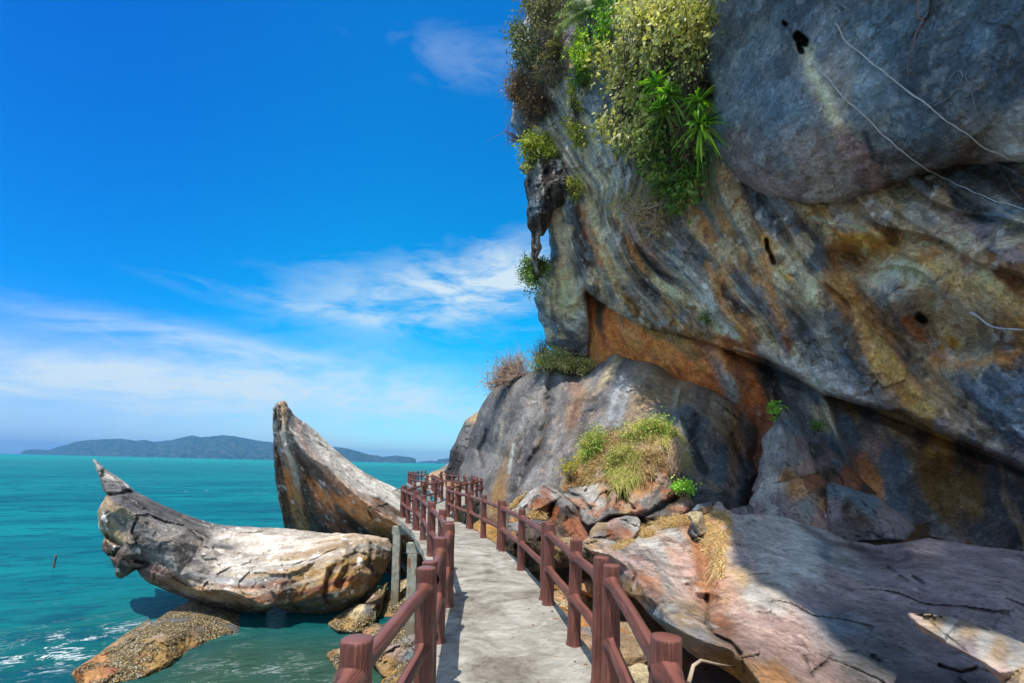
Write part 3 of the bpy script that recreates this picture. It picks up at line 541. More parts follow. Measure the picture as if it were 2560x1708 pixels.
kid(rock('overhang', silh + [(1478, 850), (1472, 790)] + lipc + [(2850, 150), (2850, -260)],
 [(1300, -150, 21), (1300, 200, 20.5), (1330, 500, 20.5), (1372, 700, 22), (1434, 886, 24.5), (1480, 300, 17.2), (1480, 0, 16.5), (1480, 500, 18.6), (1464, 729, 20.8), (1478, 870, 24), (1600, 0, 14.5), (1600, 300, 15),
  (1600, 460, 16.2), (1560, 590, 17.2), (1535, 560, 18.2), (1575, 803, 20.4), (1640, 700, 18.2), (1709, 842, 18.8), (1760, 100, 13.5), (1700, 450, 14.6), (1750, 650, 15.6), (1843, 882, 16.8), (1850, 560, 13.4), (1900, 750, 14.2), (1990, 948, 14.9),
  (2000, 560, 12.2), (2050, 700, 12.4), (2100, 850, 12.9), (2156, 1015, 13.2), (2130, 640, 12.3), (2200, 560, 11.1), (2250, 700, 10.7), (2300, 850, 11.2), (2220, 760, 10.8), (2342, 1081, 11.8), (2400, 560, 9.9), (2450, 700, 9.2), (2380, 780, 10.6), (2480, 900, 9.9), (2560, 1172, 10.2), (2560, 450, 8.9), (2560, 800, 8.9), (2850, 1290, 9.5), (2850, 400, 7.5), (2850, 900, 8), (2850, -260, 9), (2200, -260, 11), (2200, 200, 11.5)],
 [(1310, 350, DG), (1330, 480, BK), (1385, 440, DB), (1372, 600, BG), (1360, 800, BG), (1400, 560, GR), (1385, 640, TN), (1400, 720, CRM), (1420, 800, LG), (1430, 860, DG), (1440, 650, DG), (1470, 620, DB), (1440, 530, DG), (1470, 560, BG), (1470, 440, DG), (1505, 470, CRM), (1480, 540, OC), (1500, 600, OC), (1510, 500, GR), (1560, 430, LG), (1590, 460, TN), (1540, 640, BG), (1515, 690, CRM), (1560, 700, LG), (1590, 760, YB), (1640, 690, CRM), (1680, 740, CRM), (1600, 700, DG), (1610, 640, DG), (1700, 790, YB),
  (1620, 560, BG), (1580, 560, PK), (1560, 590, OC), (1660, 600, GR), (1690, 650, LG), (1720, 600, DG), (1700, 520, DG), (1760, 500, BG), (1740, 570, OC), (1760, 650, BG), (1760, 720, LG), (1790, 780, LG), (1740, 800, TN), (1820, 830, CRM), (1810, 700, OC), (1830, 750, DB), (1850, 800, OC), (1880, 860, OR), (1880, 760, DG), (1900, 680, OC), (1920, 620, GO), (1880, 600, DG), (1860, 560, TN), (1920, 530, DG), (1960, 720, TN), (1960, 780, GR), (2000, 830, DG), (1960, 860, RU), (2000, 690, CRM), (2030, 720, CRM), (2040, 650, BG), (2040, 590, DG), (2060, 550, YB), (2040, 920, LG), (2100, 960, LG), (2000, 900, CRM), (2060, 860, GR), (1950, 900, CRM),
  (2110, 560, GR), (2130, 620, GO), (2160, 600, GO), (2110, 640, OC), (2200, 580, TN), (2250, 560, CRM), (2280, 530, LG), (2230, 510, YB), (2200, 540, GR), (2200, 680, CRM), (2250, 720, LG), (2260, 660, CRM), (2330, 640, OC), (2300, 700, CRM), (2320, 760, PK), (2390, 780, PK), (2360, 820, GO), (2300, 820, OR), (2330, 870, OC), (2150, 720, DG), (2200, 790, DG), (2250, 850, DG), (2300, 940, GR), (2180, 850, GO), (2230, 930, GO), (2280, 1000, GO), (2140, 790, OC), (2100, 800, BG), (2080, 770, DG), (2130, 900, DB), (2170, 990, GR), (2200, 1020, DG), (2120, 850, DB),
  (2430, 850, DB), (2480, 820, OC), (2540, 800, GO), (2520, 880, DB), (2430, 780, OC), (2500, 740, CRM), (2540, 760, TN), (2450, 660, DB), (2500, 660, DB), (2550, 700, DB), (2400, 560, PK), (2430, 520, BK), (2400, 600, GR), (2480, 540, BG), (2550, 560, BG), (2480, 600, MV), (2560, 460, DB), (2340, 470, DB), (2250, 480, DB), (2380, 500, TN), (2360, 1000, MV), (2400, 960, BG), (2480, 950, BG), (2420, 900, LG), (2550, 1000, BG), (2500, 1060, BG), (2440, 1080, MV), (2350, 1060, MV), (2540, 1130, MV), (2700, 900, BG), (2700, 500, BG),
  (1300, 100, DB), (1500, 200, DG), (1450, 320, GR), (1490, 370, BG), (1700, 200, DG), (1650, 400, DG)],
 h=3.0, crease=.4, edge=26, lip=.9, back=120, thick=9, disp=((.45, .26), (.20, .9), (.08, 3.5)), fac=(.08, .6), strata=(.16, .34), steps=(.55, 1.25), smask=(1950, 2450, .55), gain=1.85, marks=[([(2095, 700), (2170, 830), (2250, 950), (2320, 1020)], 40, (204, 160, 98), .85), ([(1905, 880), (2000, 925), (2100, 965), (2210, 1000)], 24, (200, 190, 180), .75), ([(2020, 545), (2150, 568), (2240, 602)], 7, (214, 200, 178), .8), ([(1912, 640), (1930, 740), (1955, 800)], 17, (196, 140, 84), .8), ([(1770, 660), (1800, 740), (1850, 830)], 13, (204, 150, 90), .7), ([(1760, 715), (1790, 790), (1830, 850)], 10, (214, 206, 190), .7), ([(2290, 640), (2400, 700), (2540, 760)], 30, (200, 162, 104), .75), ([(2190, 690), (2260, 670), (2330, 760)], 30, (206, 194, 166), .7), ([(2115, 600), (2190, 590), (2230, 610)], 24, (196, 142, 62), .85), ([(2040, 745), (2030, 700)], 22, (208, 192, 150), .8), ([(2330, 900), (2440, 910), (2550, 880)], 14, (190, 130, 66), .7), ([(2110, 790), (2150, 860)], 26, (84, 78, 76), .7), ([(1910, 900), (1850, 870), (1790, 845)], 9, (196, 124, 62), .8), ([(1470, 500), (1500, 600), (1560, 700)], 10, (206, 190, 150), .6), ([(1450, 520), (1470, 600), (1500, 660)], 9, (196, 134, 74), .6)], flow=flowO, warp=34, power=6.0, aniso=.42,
 streak=[(.6, .40, .18, .16, (206, 192, 160), 2), (.55, .6, .2, .16, (84, 88, 94), 11), (.5, .35, .2, .22, (196, 140, 78), 23), (.5, 1.0, .25, .18, (110, 128, 142), 41), (.5, 1.6, .3, .2, (60, 56, 54), 61)],
 stain=[(.24, .9, (200, 184, 150), .6, 35), (.32, 1.5, (66, 64, 64), .6, 45), (.36, 3.2, (200, 196, 188), .5, 55), (.34, 1.9, (106, 122, 134), .5, 65)],
 cracks=[([(1540, 560), (1600, 620), (1660, 680), (1760, 740)], 14, .5), ([(1916, 600), (1924, 635), (1932, 655)], 5, .6), ([(1700, 455), (1760, 560), (1860, 700), (1960, 860)], 60, .35), ([(2010, 560), (2150, 760), (2330, 960), (2480, 1080)], 22, .45), ([(2040, 740), (2110, 860), (2200, 960)], 40, -.5), ([(2160, 560), (2230, 620), (2300, 640)], 12, -.35), ([(2100, 640), (2170, 655), (2230, 610)], 26, .7), ([(2298, 792), (2306, 800)], 10, .6), 
         ([(1466, 480), (1470, 580), (1530, 700), (1600, 780)], 12, .3), ([(2150, 765), (2300, 800), (2420, 860)], 50, .5), ([(2450, 850), (2560, 880)], 50, .5), ([(1990, 948), (1880, 875), (1760, 840)], 10, .35), ([(1418, 480), (1430, 600), (1480, 720)], 18, -.4), ([(1700, 640), (1790, 760), (1880, 850)], 14, -.35)],
 mat=M_CLIFF, seed=3, grime=.6, rough_px=5))
flowW = [[(1475, 750), (1482, 880), (1490, 960)], [(1505, 780), (1560, 900), (1580, 970)], [(1600, 840), (1670, 930), (1720, 1050)], [(1775, 870), (1830, 980), (1860, 1080)], [(1930, 930), (1990, 1060), (2080, 1200)], [(2130, 1020), (2190, 1120), (2260, 1260)], [(2400, 1110), (2440, 1220), (2500, 1400)]]
kid(rock('cave_wall', [(1440, 700), (1600, 780), (1850, 830), (2100, 960), (2400, 1060), (2850, 1200), (2850, 1500), (2300, 1480), (1900, 1350), (1700, 1150), (1560, 1010), (1440, 960), (1400, 895), (1420, 800)],
 [(1440, 720, 24.5), (1440, 900, 26.5), (1500, 800, 22.5), (1500, 920, 23.6), (1600, 850, 21.2), (1600, 950, 22.2), (1700, 900, 19.7), (1750, 1000, 19.6), (1820, 950, 18), (1900, 940, 17.7), (1860, 1040, 18.8), (1990, 1000, 16.8), (1960, 1080, 17.6), (2000, 1200, 16.5), (2080, 1100, 15.6), (2150, 1050, 15.2), (2150, 1180, 15.8), (2200, 1250, 14.8), (2350, 1120, 13.6), (2350, 1200, 14.4), (2400, 1320, 13.2), (2560, 1220, 12.2), (2560, 1400, 11.6), (2850, 1300, 10), (2300, 1480, 13), (2850, 1500, 9.5), (1700, 1150, 20)],
 [(1500, 770, DB), (1480, 830, (226, 128, 62)), (1530, 860, (226, 128, 62)), (1570, 830, (214, 138, 76)), (1600, 900, (226, 128, 62)), (1660, 880, (226, 128, 62)), (1640, 840, YB), (1700, 860, YB), (1750, 930, (226, 128, 62)), (1700, 950, (226, 128, 62)), (1780, 1000, (226, 128, 62)), (1800, 1060, RU), (1860, 1060, RU), (1820, 900, (214, 138, 76)), (1850, 960, (214, 138, 76)), (1880, 1000, (226, 128, 62)), (1830, 960, LG), (1900, 1060, RU), (1930, 960, BK), (1960, 920, BG), (1990, 990, DG), (2010, 1040, DG), (2040, 990, BG), (2040, 960, CRM), (2060, 1040, CRM), (2080, 1120, BG), (2060, 1100, DG), (2130, 1010, YB), (2120, 1080, BG), (2160, 1040, DG), (2190, 1130, PK), (2180, 1200, (214, 138, 76)), (2210, 1150, BG), (2250, 1050, YB), (2300, 1080, DB), (2330, 1100, GO), (2290, 1040, YB), (2250, 1180, BG), (2240, 1250, BG), (2330, 1180, YB), (2340, 1240, YB), (2300, 1290, DG), (2420, 1150, DB), (2430, 1230, YB), (2470, 1250, DG), (2450, 1340, DG), (2540, 1250, DG), (2560, 1380, BK), (2350, 1330, GR), (2700, 1300, DG)],
 h=4, crease=.4, edge=10, lip=.2, back=100, thick=6, disp=((.4, .3), (.12, 1.2)), fac=(.08, .6), strata=(.10, .3), flow=flowW, warp=18, power=4.5, aniso=.45, gain=1.5,
 streak=[(.4, .5, .4, .2, (214, 176, 124), 2), (.45, .7, .4, .2, (110, 72, 44), 11), (.3, .4, .4, .26, (120, 128, 134), 31)], cracks=[([(1805, 880), (1825, 960), (1860, 1050)], 26, -.9), ([(2050, 960), (2080, 1060), (2120, 1160)], 16, -.6)], mat=M_CLIFF, seed=5, grime=.5))
G_out = [(1790, -300), (1774, 0), (1776, 67), (1753, 103), (1755, 150), (1758, 188), (1778, 214), (1780, 286), (1776, 339), (1787, 375), (1807, 402), (1856, 460), (1923, 496), (2012, 518), (2102, 513), (2182, 487), (2280, 446), (2392, 415), (2560, 406), (2900, 400), (2900, -300)]
kid(rock('bulge', G_out,
 [(1774, 0, 12.6), (1758, 188, 12.6), (1780, 320, 12.6), (1807, 402, 12.8), (1923, 496, 12.4), (2012, 518, 12.0), (2102, 513, 11.6), (2280, 446, 10.4), (2392, 415, 9.6), (2560, 406, 8.6), (1800, -280, 11.4), (2000, -280, 9.6), (1900, 0, 11.0), (1900, 250, 11.4), (1900, 400, 11.8), (2000, 400, 11.1), (2050, 200, 10.2), (2050, 0, 9.8), (2200, 380, 10.3), (2200, 200, 9.5), (2200, -200, 8.4), (2350, 350, 9.2), (2350, 100, 8.4), (2560, 300, 8.0), (2560, 0, 7.3), (2900, -280, 5.8), (2900, 400, 6.8), (2400, -280, 7.3)],
 [(1800, 100, (98, 118, 128)), (1800, 300, (98, 118, 128)), (1850, 400, MV), (1900, 480, MV), (1900, 200, (92, 114, 128)), (1950, 300, (92, 114, 128)), (2000, 120, (98, 118, 128)), (2100, 100, (92, 114, 128)), (2150, 250, (92, 114, 128)), (2100, 400, MV), (2050, 470, LG), (2000, 480, MV), (2200, 450, DB), (2300, 430, DB), (2450, 420, DB), (2200, 100, (92, 114, 128)), (2300, 200, (76, 90, 102)), (2300, 350, (92, 114, 128)), (2400, 100, (92, 114, 128)), (2500, 200, (76, 90, 102)), (2550, 350, LG), (2500, 0, (92, 114, 128)), (2100, 220, LG), (2000, 20, (76, 90, 102)), (2700, 200, (92, 114, 128))],
 h=3.2, gain=1.55, crease=.1, edge=24, lip=.7, back=160, thick=8, disp=((.30, .25), (.07, .9), (.05, 5)), fac=(.02, .5), flow=[[(1800, 50), (1840, 300), (1920, 470)], [(2000, 40), (2070, 280), (2170, 480)], [(2230, -50), (2320, 180), (2430, 400)], [(2500, -100), (2600, 100), (2750, 380)]], warp=40, power=3,
 streak=[(.35, .22, .3, .15, (140, 158, 168), 2), (.4, .25, .5, .15, (70, 72, 78), 11), (.2, .3, .6, .2, (134, 118, 120), 21)], stain=[(.22, 2.2, (150, 156, 160), .35, 5), (.3, 1.2, (60, 62, 66), .5, 15)],
 marks=[([(2010, 118), (2030, 180), (2065, 250), (2110, 320)], 19, (212, 204, 172), .9), ([(2110, 330), (2160, 410), (2190, 480)], 24, (150, 124, 122), .7), ([(2060, 330), (2090, 400), (2110, 450)], 16, (150, 156, 150), .5), ([(2535, 370), (2570, 400)], 26, (190, 198, 200), .8), ([(2165, 330), (2180, 400)], 9, (40, 46, 56), .8)],
 cracks=[([(1995, 92), (2006, 100), (2013, 106)], 11, .75), ([(1998, 112), (2004, 128)], 7, .6), ([(1959, 57), (1964, 60)], 4, .4)], mat=M_CLIFF, seed=7, grime=.35, rough_px=5))
# stalactite hanging off the seaward edge
kid(rock('stalactite', c4([(120, 60), (175, 105), (155, 160), (165, 210), (182, 280), (170, 350), (176, 430), (205, 480), (198, 540), (204, 600), (208, 680), (225, 730), (240, 760), (266, 742), (250, 690), (247, 640), (262, 600), (275, 568), (262, 540), (262, 500), (285, 498), (303, 462), (320, 440), (350, 330), (430, 300), (450, 150), (420, 0), (200, -40)]),
 c4([(170, 150, 20.0), (180, 400, 19.8), (230, 300, 19.2), (300, 200, 18.9), (400, 100, 18.6), (380, 280, 19.3), (220, 600, 19.8), (235, 740, 20.0), (260, 400, 19.4), (300, 420, 19.8), (200, -40, 19.6), (420, 0, 18.8)]),
 c4([(170, 200, DG), (230, 100, GR), (230, 300, BG), (300, 100, DB), (350, 250, BK), (270, 400, DB), (220, 550, DB), (240, 700, GR), (400, 80, DG)]), h=2.6, crease=.2, edge=10, lip=.5, back=22, thick=1.2, disp=((.35, 1.1), (.12, 3)), fac=(.16, 1.8), strata=(.22, .5), flang=87, warp=10,
 streak=[(.7, .7, 1.0, .1, (176, 172, 164), 2), (.7, .8, 1.0, .1, (56, 48, 42), 12)], mat=M_CLIFF, seed=9, rough_px=6))
# the brow of the overhang, unseen above the picture, its edge shaped to throw the long shadow over the rocks below
bxy = [(.55, -3.35), (.68, -2.5), (.72, -1.9), (.80, -1.2), (.68, -.5), (.85, .3), (1.35, 1.7), (1.72, 2.6), (1.62, 3.4), (1.8, 5), (2.05, 6.4), (2.4, 7.8), (3.7, 8.6), (4.3, 9.6), (4.5, 12), (8, 16), (16, 20), (24, 16), (24, -3.3), (4, -3.4)]
bo = rough_outline([(x * 100, y * 100) for x, y in bxy], 28, 14, 4) / 100; nb = len(bo); Vb = []
for z, k in ((17.2, 1.0), (17.6, 1.0), (19.5, .96), (23, .9), (27, .8)):
    ctr = np.array([13, 7.0]); q = ctr + (bo - ctr) * k; Vb.append(np.c_[q, z + .25 * fbm(np.c_[q, np.full(nb, z)], 3, 3)])
Vb = np.concatenate(Vb); i = (np.arange(4)[:, None] * nb + np.arange(nb)).ravel(); j = (np.arange(4)[:, None] * nb + (np.arange(nb) + 1) % nb).ravel(); Fb = np.stack([i, j, j + nb, i + nb], -1)
Vb = np.vstack([Vb, [13, 7, 15.5], [13, 7, 29]]); k_ = np.arange(nb); kn = (k_ + 1) % nb
Tb = np.concatenate([np.stack([kn, k_, np.full(nb, 5 * nb)], -1), np.stack([k_ + 4 * nb, kn + 4 * nb, np.full(nb, 5 * nb + 1)], -1)])
kid(build('brow', Vb, [Fb, Tb], M_CLIFF, None, {'Col': np.tile(lin(GR), (len(Vb), 1))}, True, {'Flow': Vb}))
# ------------------------------------------------------------------ boulders right of the walkway
rock('boulder', c7([(140, 1075), (150, 1020), (180, 960), (215, 850), (240, 740), (280, 640), (300, 560), (370, 440), (440, 360), (500, 320), (600, 290), (680, 255), (760, 225), (820, 212), (900, 205), (960, 215), (1020, 235), (1060, 250), (1130, 262), (1180, 240), (1210, 205), (1290, 165), (1340, 120), (1385, 95), (1430, 130), (1530, 160), (1640, 170), (1720, 200), (1830, 290)]) + [(1720, 950), (1783, 969), (1833, 994), (1882, 1044), (1903, 1077), (1895, 1106), (1882, 1147), (1895, 1185), (1878, 1230), (1870, 1300), (1700, 1360), (1450, 1370), (1250, 1370), (1195, 1300), (1165, 1230), (1130, 1200)],
 [(1150, 1180, 32), (1175, 1120, 31), (1200, 1020, 29), (1230, 980, 27.5), (1300, 935, 24.5), (1300, 1000, 22.8), (1240, 1080, 24.5), (1290, 1150, 20.8), (1225, 1230, 21), (1250, 1290, 18.3), (1195, 1300, 20), (1371, 918, 23), (1450, 932, 22.5), (1390, 1000, 20.8), (1365, 1000, 21.4), (1350, 1110, 19.4), (1291, 1217, 18.6), (1380, 1150, 18.0), (1340, 1280, 16.4), (1380, 1370, 15), (1485, 903, 21.5), (1542, 882, 20.6), (1460, 980, 19.6), (1450, 1080, 17.8), (1480, 1180, 15.9), (1600, 905, 19.3), (1560, 960, 18.2), (1560, 1080, 16), (1600, 1200, 14.6), (1690, 960, 18), (1665, 980, 17.2), (1660, 1090, 15.2), (1670, 1250, 13.6), (1760, 975, 18), (1780, 1060, 16.2), (1770, 1150, 14.8), (1830, 1040, 16.8), (1820, 1200, 14), (1895, 1090, 17.2), (1880, 1230, 14.2), (1870, 1300, 13.2), (1700, 1360, 12.5), (1250, 1370, 17)],
 [(1170, 1120, DG), (1200, 1050, GR), (1230, 1150, GR), (1280, 950, GR), (1300, 1000, GR), (1260, 1080, GR), (1330, 960, GR), (1350, 1050, GR), (1300, 1180, DG), (1240, 1250, YB), (1340, 1250, GR), (1400, 950, GR), (1430, 960, GR), (1440, 1010, TN), (1400, 1080, GR), (1380, 1180, GR), (1330, 1200, GR), (1500, 930, GR), (1540, 890, CRM), (1530, 960, DG), (1560, 980, GR), (1490, 1000, DG), (1480, 1080, GR), (1480, 1150, GR), (1600, 920, TN), (1620, 1000, TN), (1680, 960, TN), (1700, 990, CRM), (1640, 1060, GR), (1700, 1050, BG), (1780, 1000, TN), (1740, 1100, BG), (1720, 1180, BG), (1820, 1060, TN), (1840, 1130, OC), (1835, 1080, OC), (1800, 1180, BG), (1870, 1100, RU), (1860, 1200, BG), (1800, 1260, DG), (1700, 1250, BG), (1560, 1250, TN), (1400, 1290, YB), (1720, 930, OC)],
 h=3.0, gain=.82, crease=.5, edge=30, lip=2.2, back=120, thick=6, disp=((.55, .22), (.22, .9), (.08, 3.5)), fac=(.10, .6), strata=(.10, .5), flow=[[(1180, 1000), (1165, 1100), (1140, 1190)], [(1290, 950), (1230, 1080), (1200, 1250)], [(1380, 930), (1350, 1060), (1270, 1250)], [(1530, 900), (1450, 1050), (1380, 1250)], [(1650, 930), (1620, 1080), (1560, 1300)], [(1800, 980), (1800, 1100), (1780, 1300)], [(1900, 1100), (1910, 1200), (1900, 1300)]], warp=22,
 streak=[(.32, .5, .7, .14, (172, 170, 166), 2), (.55, .6, .8, .12, (86, 84, 84), 11), (.2, .5, .9, .22, (150, 120, 100), 25)], stain=[(.26, 1.3, (70, 66, 64), .5, 5), (.30, 2.6, (172, 150, 128), .5, 15)],
 marks=[([(1555, 940), (1535, 990), (1530, 1040)], 13, (190, 198, 204), .5), ([(1575, 955), (1560, 1000), (1545, 1060)], 8, (190, 198, 204), .45), ([(1252, 1060), (1248, 1100), (1240, 1140)], 5, (186, 180, 158), .7), ([(1281, 1115), (1277, 1150), (1270, 1180)], 4, (196, 206, 200), .8), ([(1298, 1195), (1293, 1215)], 3, (206, 206, 190), .7), ([(1440, 960), (1445, 1020), (1430, 1060)], 16, (160, 112, 84), .5)],
 cracks=[([(1383, 930), (1371, 990), (1368, 1040), (1355, 1105), (1320, 1170), (1285, 1230)], 9, .5), ([(1445, 930), (1440, 970), (1420, 1040)], 12, .4), ([(1216, 1080), (1200, 1130), (1207, 1170)], 6, .5), ([(1740, 1040), (1730, 1120), (1760, 1180)], 10, .4), ([(1830, 1090), (1850, 1140), (1870, 1180)], 9, .4), ([(1700, 960), (1690, 1020), (1712, 1100)], 8, -.4)], seed=12, rough_px=3)
tag(bpy.data.objects['boulder'], 'huge smooth grey boulder rising right of the walkway, pale drip stains on its face', 'boulder')
o = rock('boulder', [(1110, 1185), (1121, 1160), (1125, 1127), (1138, 1105), (1154, 1070), (1164, 1050), (1192, 1030), (1215, 1040), (1210, 1100), (1180, 1170), (1170, 1210)], [(1121, 1156, 38), (1138, 1105, 37), (1164, 1048, 38), (1200, 1032, 39), (1160, 1120, 35.5), (1150, 1185, 35), (1200, 1120, 35)], [(1150, 1100, DG), (1190, 1045, TN), (1140, 1160, BK), (1170, 1080, DG)], h=2, edge=10, lip=.8, back=30, thick=3, disp=((.5, .5), (.2, 1.5)), fac=(.3, .6), seed=14)
tag(o, 'dark craggy boulder behind the left end of the huge smooth grey boulder', 'boulder')
o = rock('boulder', [(1060, 1192), (1080, 1180), (1100, 1173), (1112, 1163), (1123, 1157), (1150, 1165), (1180, 1190), (1170, 1225), (1080, 1220)], [(1075, 1185, 42), (1110, 1168, 42), (1125, 1160, 41), (1140, 1200, 37), (1080, 1215, 38)], [(1090, 1180, TN), (1110, 1170, GR), (1130, 1170, GR), (1140, 1200, OC)], h=2, edge=8, lip=.8, back=24, thick=3, disp=((.6, .6), (.2, 2)), fac=(.4, .8), seed=15)
tag(o, 'low jumble of brown shore rock sloping to the sea behind the far railings', 'rock')
o = rock('boulder', c7([(930, 1150), (1050, 1010), (1090, 850), (1180, 740), (1330, 730), (1450, 690), (1560, 665), (1700, 660), (1810, 700), (1870, 800), (1890, 900), (1880, 1050), (1905, 1140), (1960, 1230), (1995, 1290), (1960, 1350), (1870, 1390), (1790, 1400), (1620, 1410), (1560, 1385), (1450, 1375), (1330, 1382), (1250, 1440), (1160, 1475), (1100, 1425), (1080, 1330), (1000, 1270), (930, 1220)]),
 c7([(950, 1190, 13.2), (1100, 1060, 13.8), (1100, 850, 15), (1200, 730, 15.4), (1450, 690, 15.2), (1700, 660, 14.8), (1870, 800, 14.2), (1250, 1000, 13.4), (1300, 1150, 12.3), (1160, 1475, 10.9), (1080, 1330, 11.9), (1420, 900, 13.2), (1500, 1100, 12.3), (1400, 1200, 11.8), (1420, 1215, 12.2), (1550, 1250, 11.8), (1620, 1400, 11.5), (1620, 1180, 12.3), (1750, 1000, 12.6), (1700, 1200, 12.2), (1800, 1280, 11.9), (1830, 1150, 12.6), (1750, 820, 13.2), (1880, 1050, 13.2), (1960, 1300, 11.8), (1350, 1330, 11.4)]),
 c7([(1000, 1200, GR), (1150, 1150, LG), (1200, 1300, LG), (1150, 1420, GR), (1100, 1060, OC), (1300, 1200, TN), (1300, 1350, GR), (1400, 1250, PK), (1450, 1330, TN), (1450, 1180, TN), (1550, 1150, OC), (1600, 1280, GR), (1550, 1330, PK), (1700, 1060, PK), (1650, 1100, OC), (1720, 1200, DG), (1700, 1330, DG), (1820, 1260, DB), (1880, 1250, TN), (1920, 1300, PK), (1850, 1150, GR), (1760, 1000, OC), (1400, 850, TN), (1700, 800, TN), (1300, 800, GR), (1500, 950, TN), (1200, 900, GR), (1860, 950, TN)]),
 h=2.6, crease=.7, edge=14, lip=.5, back=50, thick=3, disp=((.25, .6), (.10, 1.8), (.03, 6)), fac=(.16, .9), strata=(.05, .6), flang=120, warp=14, seed=17, stain=[(.22, 1.8, (170, 112, 76), .6, 5), (.25, 2.2, (64, 58, 54), .6, 9)],
 cracks=[([c7([(1400, 1200)])[0], c7([(1450, 1230)])[0], c7([(1455, 1270)])[0]], 5, .35), (c7([(1600, 1380), (1700, 1340), (1760, 1290), (1850, 1240)]), 7, .5), (c7([(1000, 1200), (1100, 1230), (1180, 1330)]), 4, .15), (c7([(1300, 1180), (1330, 1260), (1300, 1340)]), 3, .12)])
tag(o, 'broken grey and orange boulder topped by a shaggy mound of grass', 'boulder')
o = rock('rock', c7([(560, 1330), (600, 1310), (650, 1250), (700, 1190), (760, 1150), (810, 1120), (870, 1145), (960, 1215), (1050, 1290), (1085, 1340), (1110, 1440), (1160, 1520), (1180, 1600), (900, 1640), (700, 1640), (560, 1560), (540, 1420)]),
 c7([(600, 1310, 11.4), (700, 1190, 12.2), (810, 1120, 12.8), (960, 1215, 12.2), (1080, 1335, 11.4), (700, 1300, 10.9), (760, 1235, 11.0), (860, 1280, 10.8), (1000, 1290, 10.9), (720, 1350, 10.7), (840, 1400, 10.6), (870, 1310, 11.3), (900, 1450, 10.7), (1000, 1420, 10.4), (1060, 1480, 10.2), (1160, 1560, 9.9), (700, 1560, 9.9), (950, 1560, 10.0), (600, 1450, 10.4)]),
 c7([(700, 1200, LG), (810, 1160, GR), (900, 1230, LG), (1000, 1290, GR), (640, 1290, LG), (740, 1280, DB), (730, 1330, TN), (780, 1350, OC), (740, 1400, OC), (850, 1320, RU), (900, 1300, BK), (930, 1380, DB), (1000, 1350, BK), (1010, 1450, RU), (1080, 1480, RU), (950, 1500, DB), (700, 1450, BK), (600, 1430, OC), (900, 1560, GR)]),
 h=2.4, crease=.85, edge=8, lip=.25, back=40, thick=2, disp=((.16, .9), (.10, 3), (.03, 8)), fac=(.20, 1.3), warp=9, seed=19, stain=[(.2, 2.2, (150, 76, 36), .6, 4)], cracks=[(c7([(870, 1290), (850, 1380), (800, 1430)]), 6, .5)])
tag(o, 'wedge-shaped rock with a pale grey top and dark crumbly orange front beside the railing', 'rock')
o = rock('rock', ck([(40, 480), (90, 420), (200, 400), (300, 385), (420, 400), (480, 450), (560, 480), (600, 560), (690, 560), (790, 620), (830, 720), (800, 780), (690, 850), (540, 880), (420, 900), (260, 890), (60, 720)]),
 ck([(90, 450, 10.4), (300, 390, 10.2), (450, 440, 9.9), (600, 560, 9.3), (790, 620, 8.6), (250, 550, 9.8), (450, 600, 9.3), (600, 700, 8.8), (800, 770, 8.7), (550, 870, 9.3), (260, 880, 9.8), (60, 720, 10.3)]),
 ck([(200, 420, GR), (350, 400, DG), (300, 500, DB), (150, 600, DB), (450, 550, BK), (300, 700, DB), (500, 700, YB), (650, 650, TN), (700, 750, YB), (600, 800, DB), (250, 850, BK)]), h=2.6, crease=.8, edge=12, lip=.3, back=40, thick=1.5, disp=((.2, .9), (.1, 3)), fac=(.28, 1.2), warp=8, seed=21)
tag(o, 'dark brown rock under the pale-topped wedge rock, seen through the railings', 'rock')
o = rock('rock', ck([(795, 650), (815, 600), (870, 560), (880, 500), (950, 415), (1050, 415), (1120, 375), (1230, 350), (1340, 360), (1375, 400), (1375, 470), (1330, 540), (1290, 610), (1180, 680), (1000, 690), (860, 680)]),
 ck([(800, 650, 9.0), (870, 560, 9.6), (950, 415, 10.6), (1230, 350, 10.8), (1370, 400, 10.4), (1100, 480, 9.9), (1060, 540, 9.5), (1200, 500, 9.7), (1330, 500, 9.7), (1200, 620, 9.0), (1000, 640, 8.9), (950, 500, 9.9), (1290, 600, 9.3)]),
 ck([(900, 500, TN), (1000, 450, TN), (1100, 430, PK), (1250, 390, GR), (1340, 440, LG), (1100, 520, RU), (1250, 520, RU), (950, 600, GR), (900, 620, LG), (1150, 600, DB), (1000, 560, GR)]), h=2.2, crease=.8, edge=8, lip=.2, back=40, thick=1.5, disp=((.12, 1.2), (.06, 4)), fac=(.14, 1.5), warp=8, seed=23, flang=10, strata=(.05, 1.0))
tag(o, 'layered brown rock with a grey lens, just below the cracked grey boulder', 'rock')
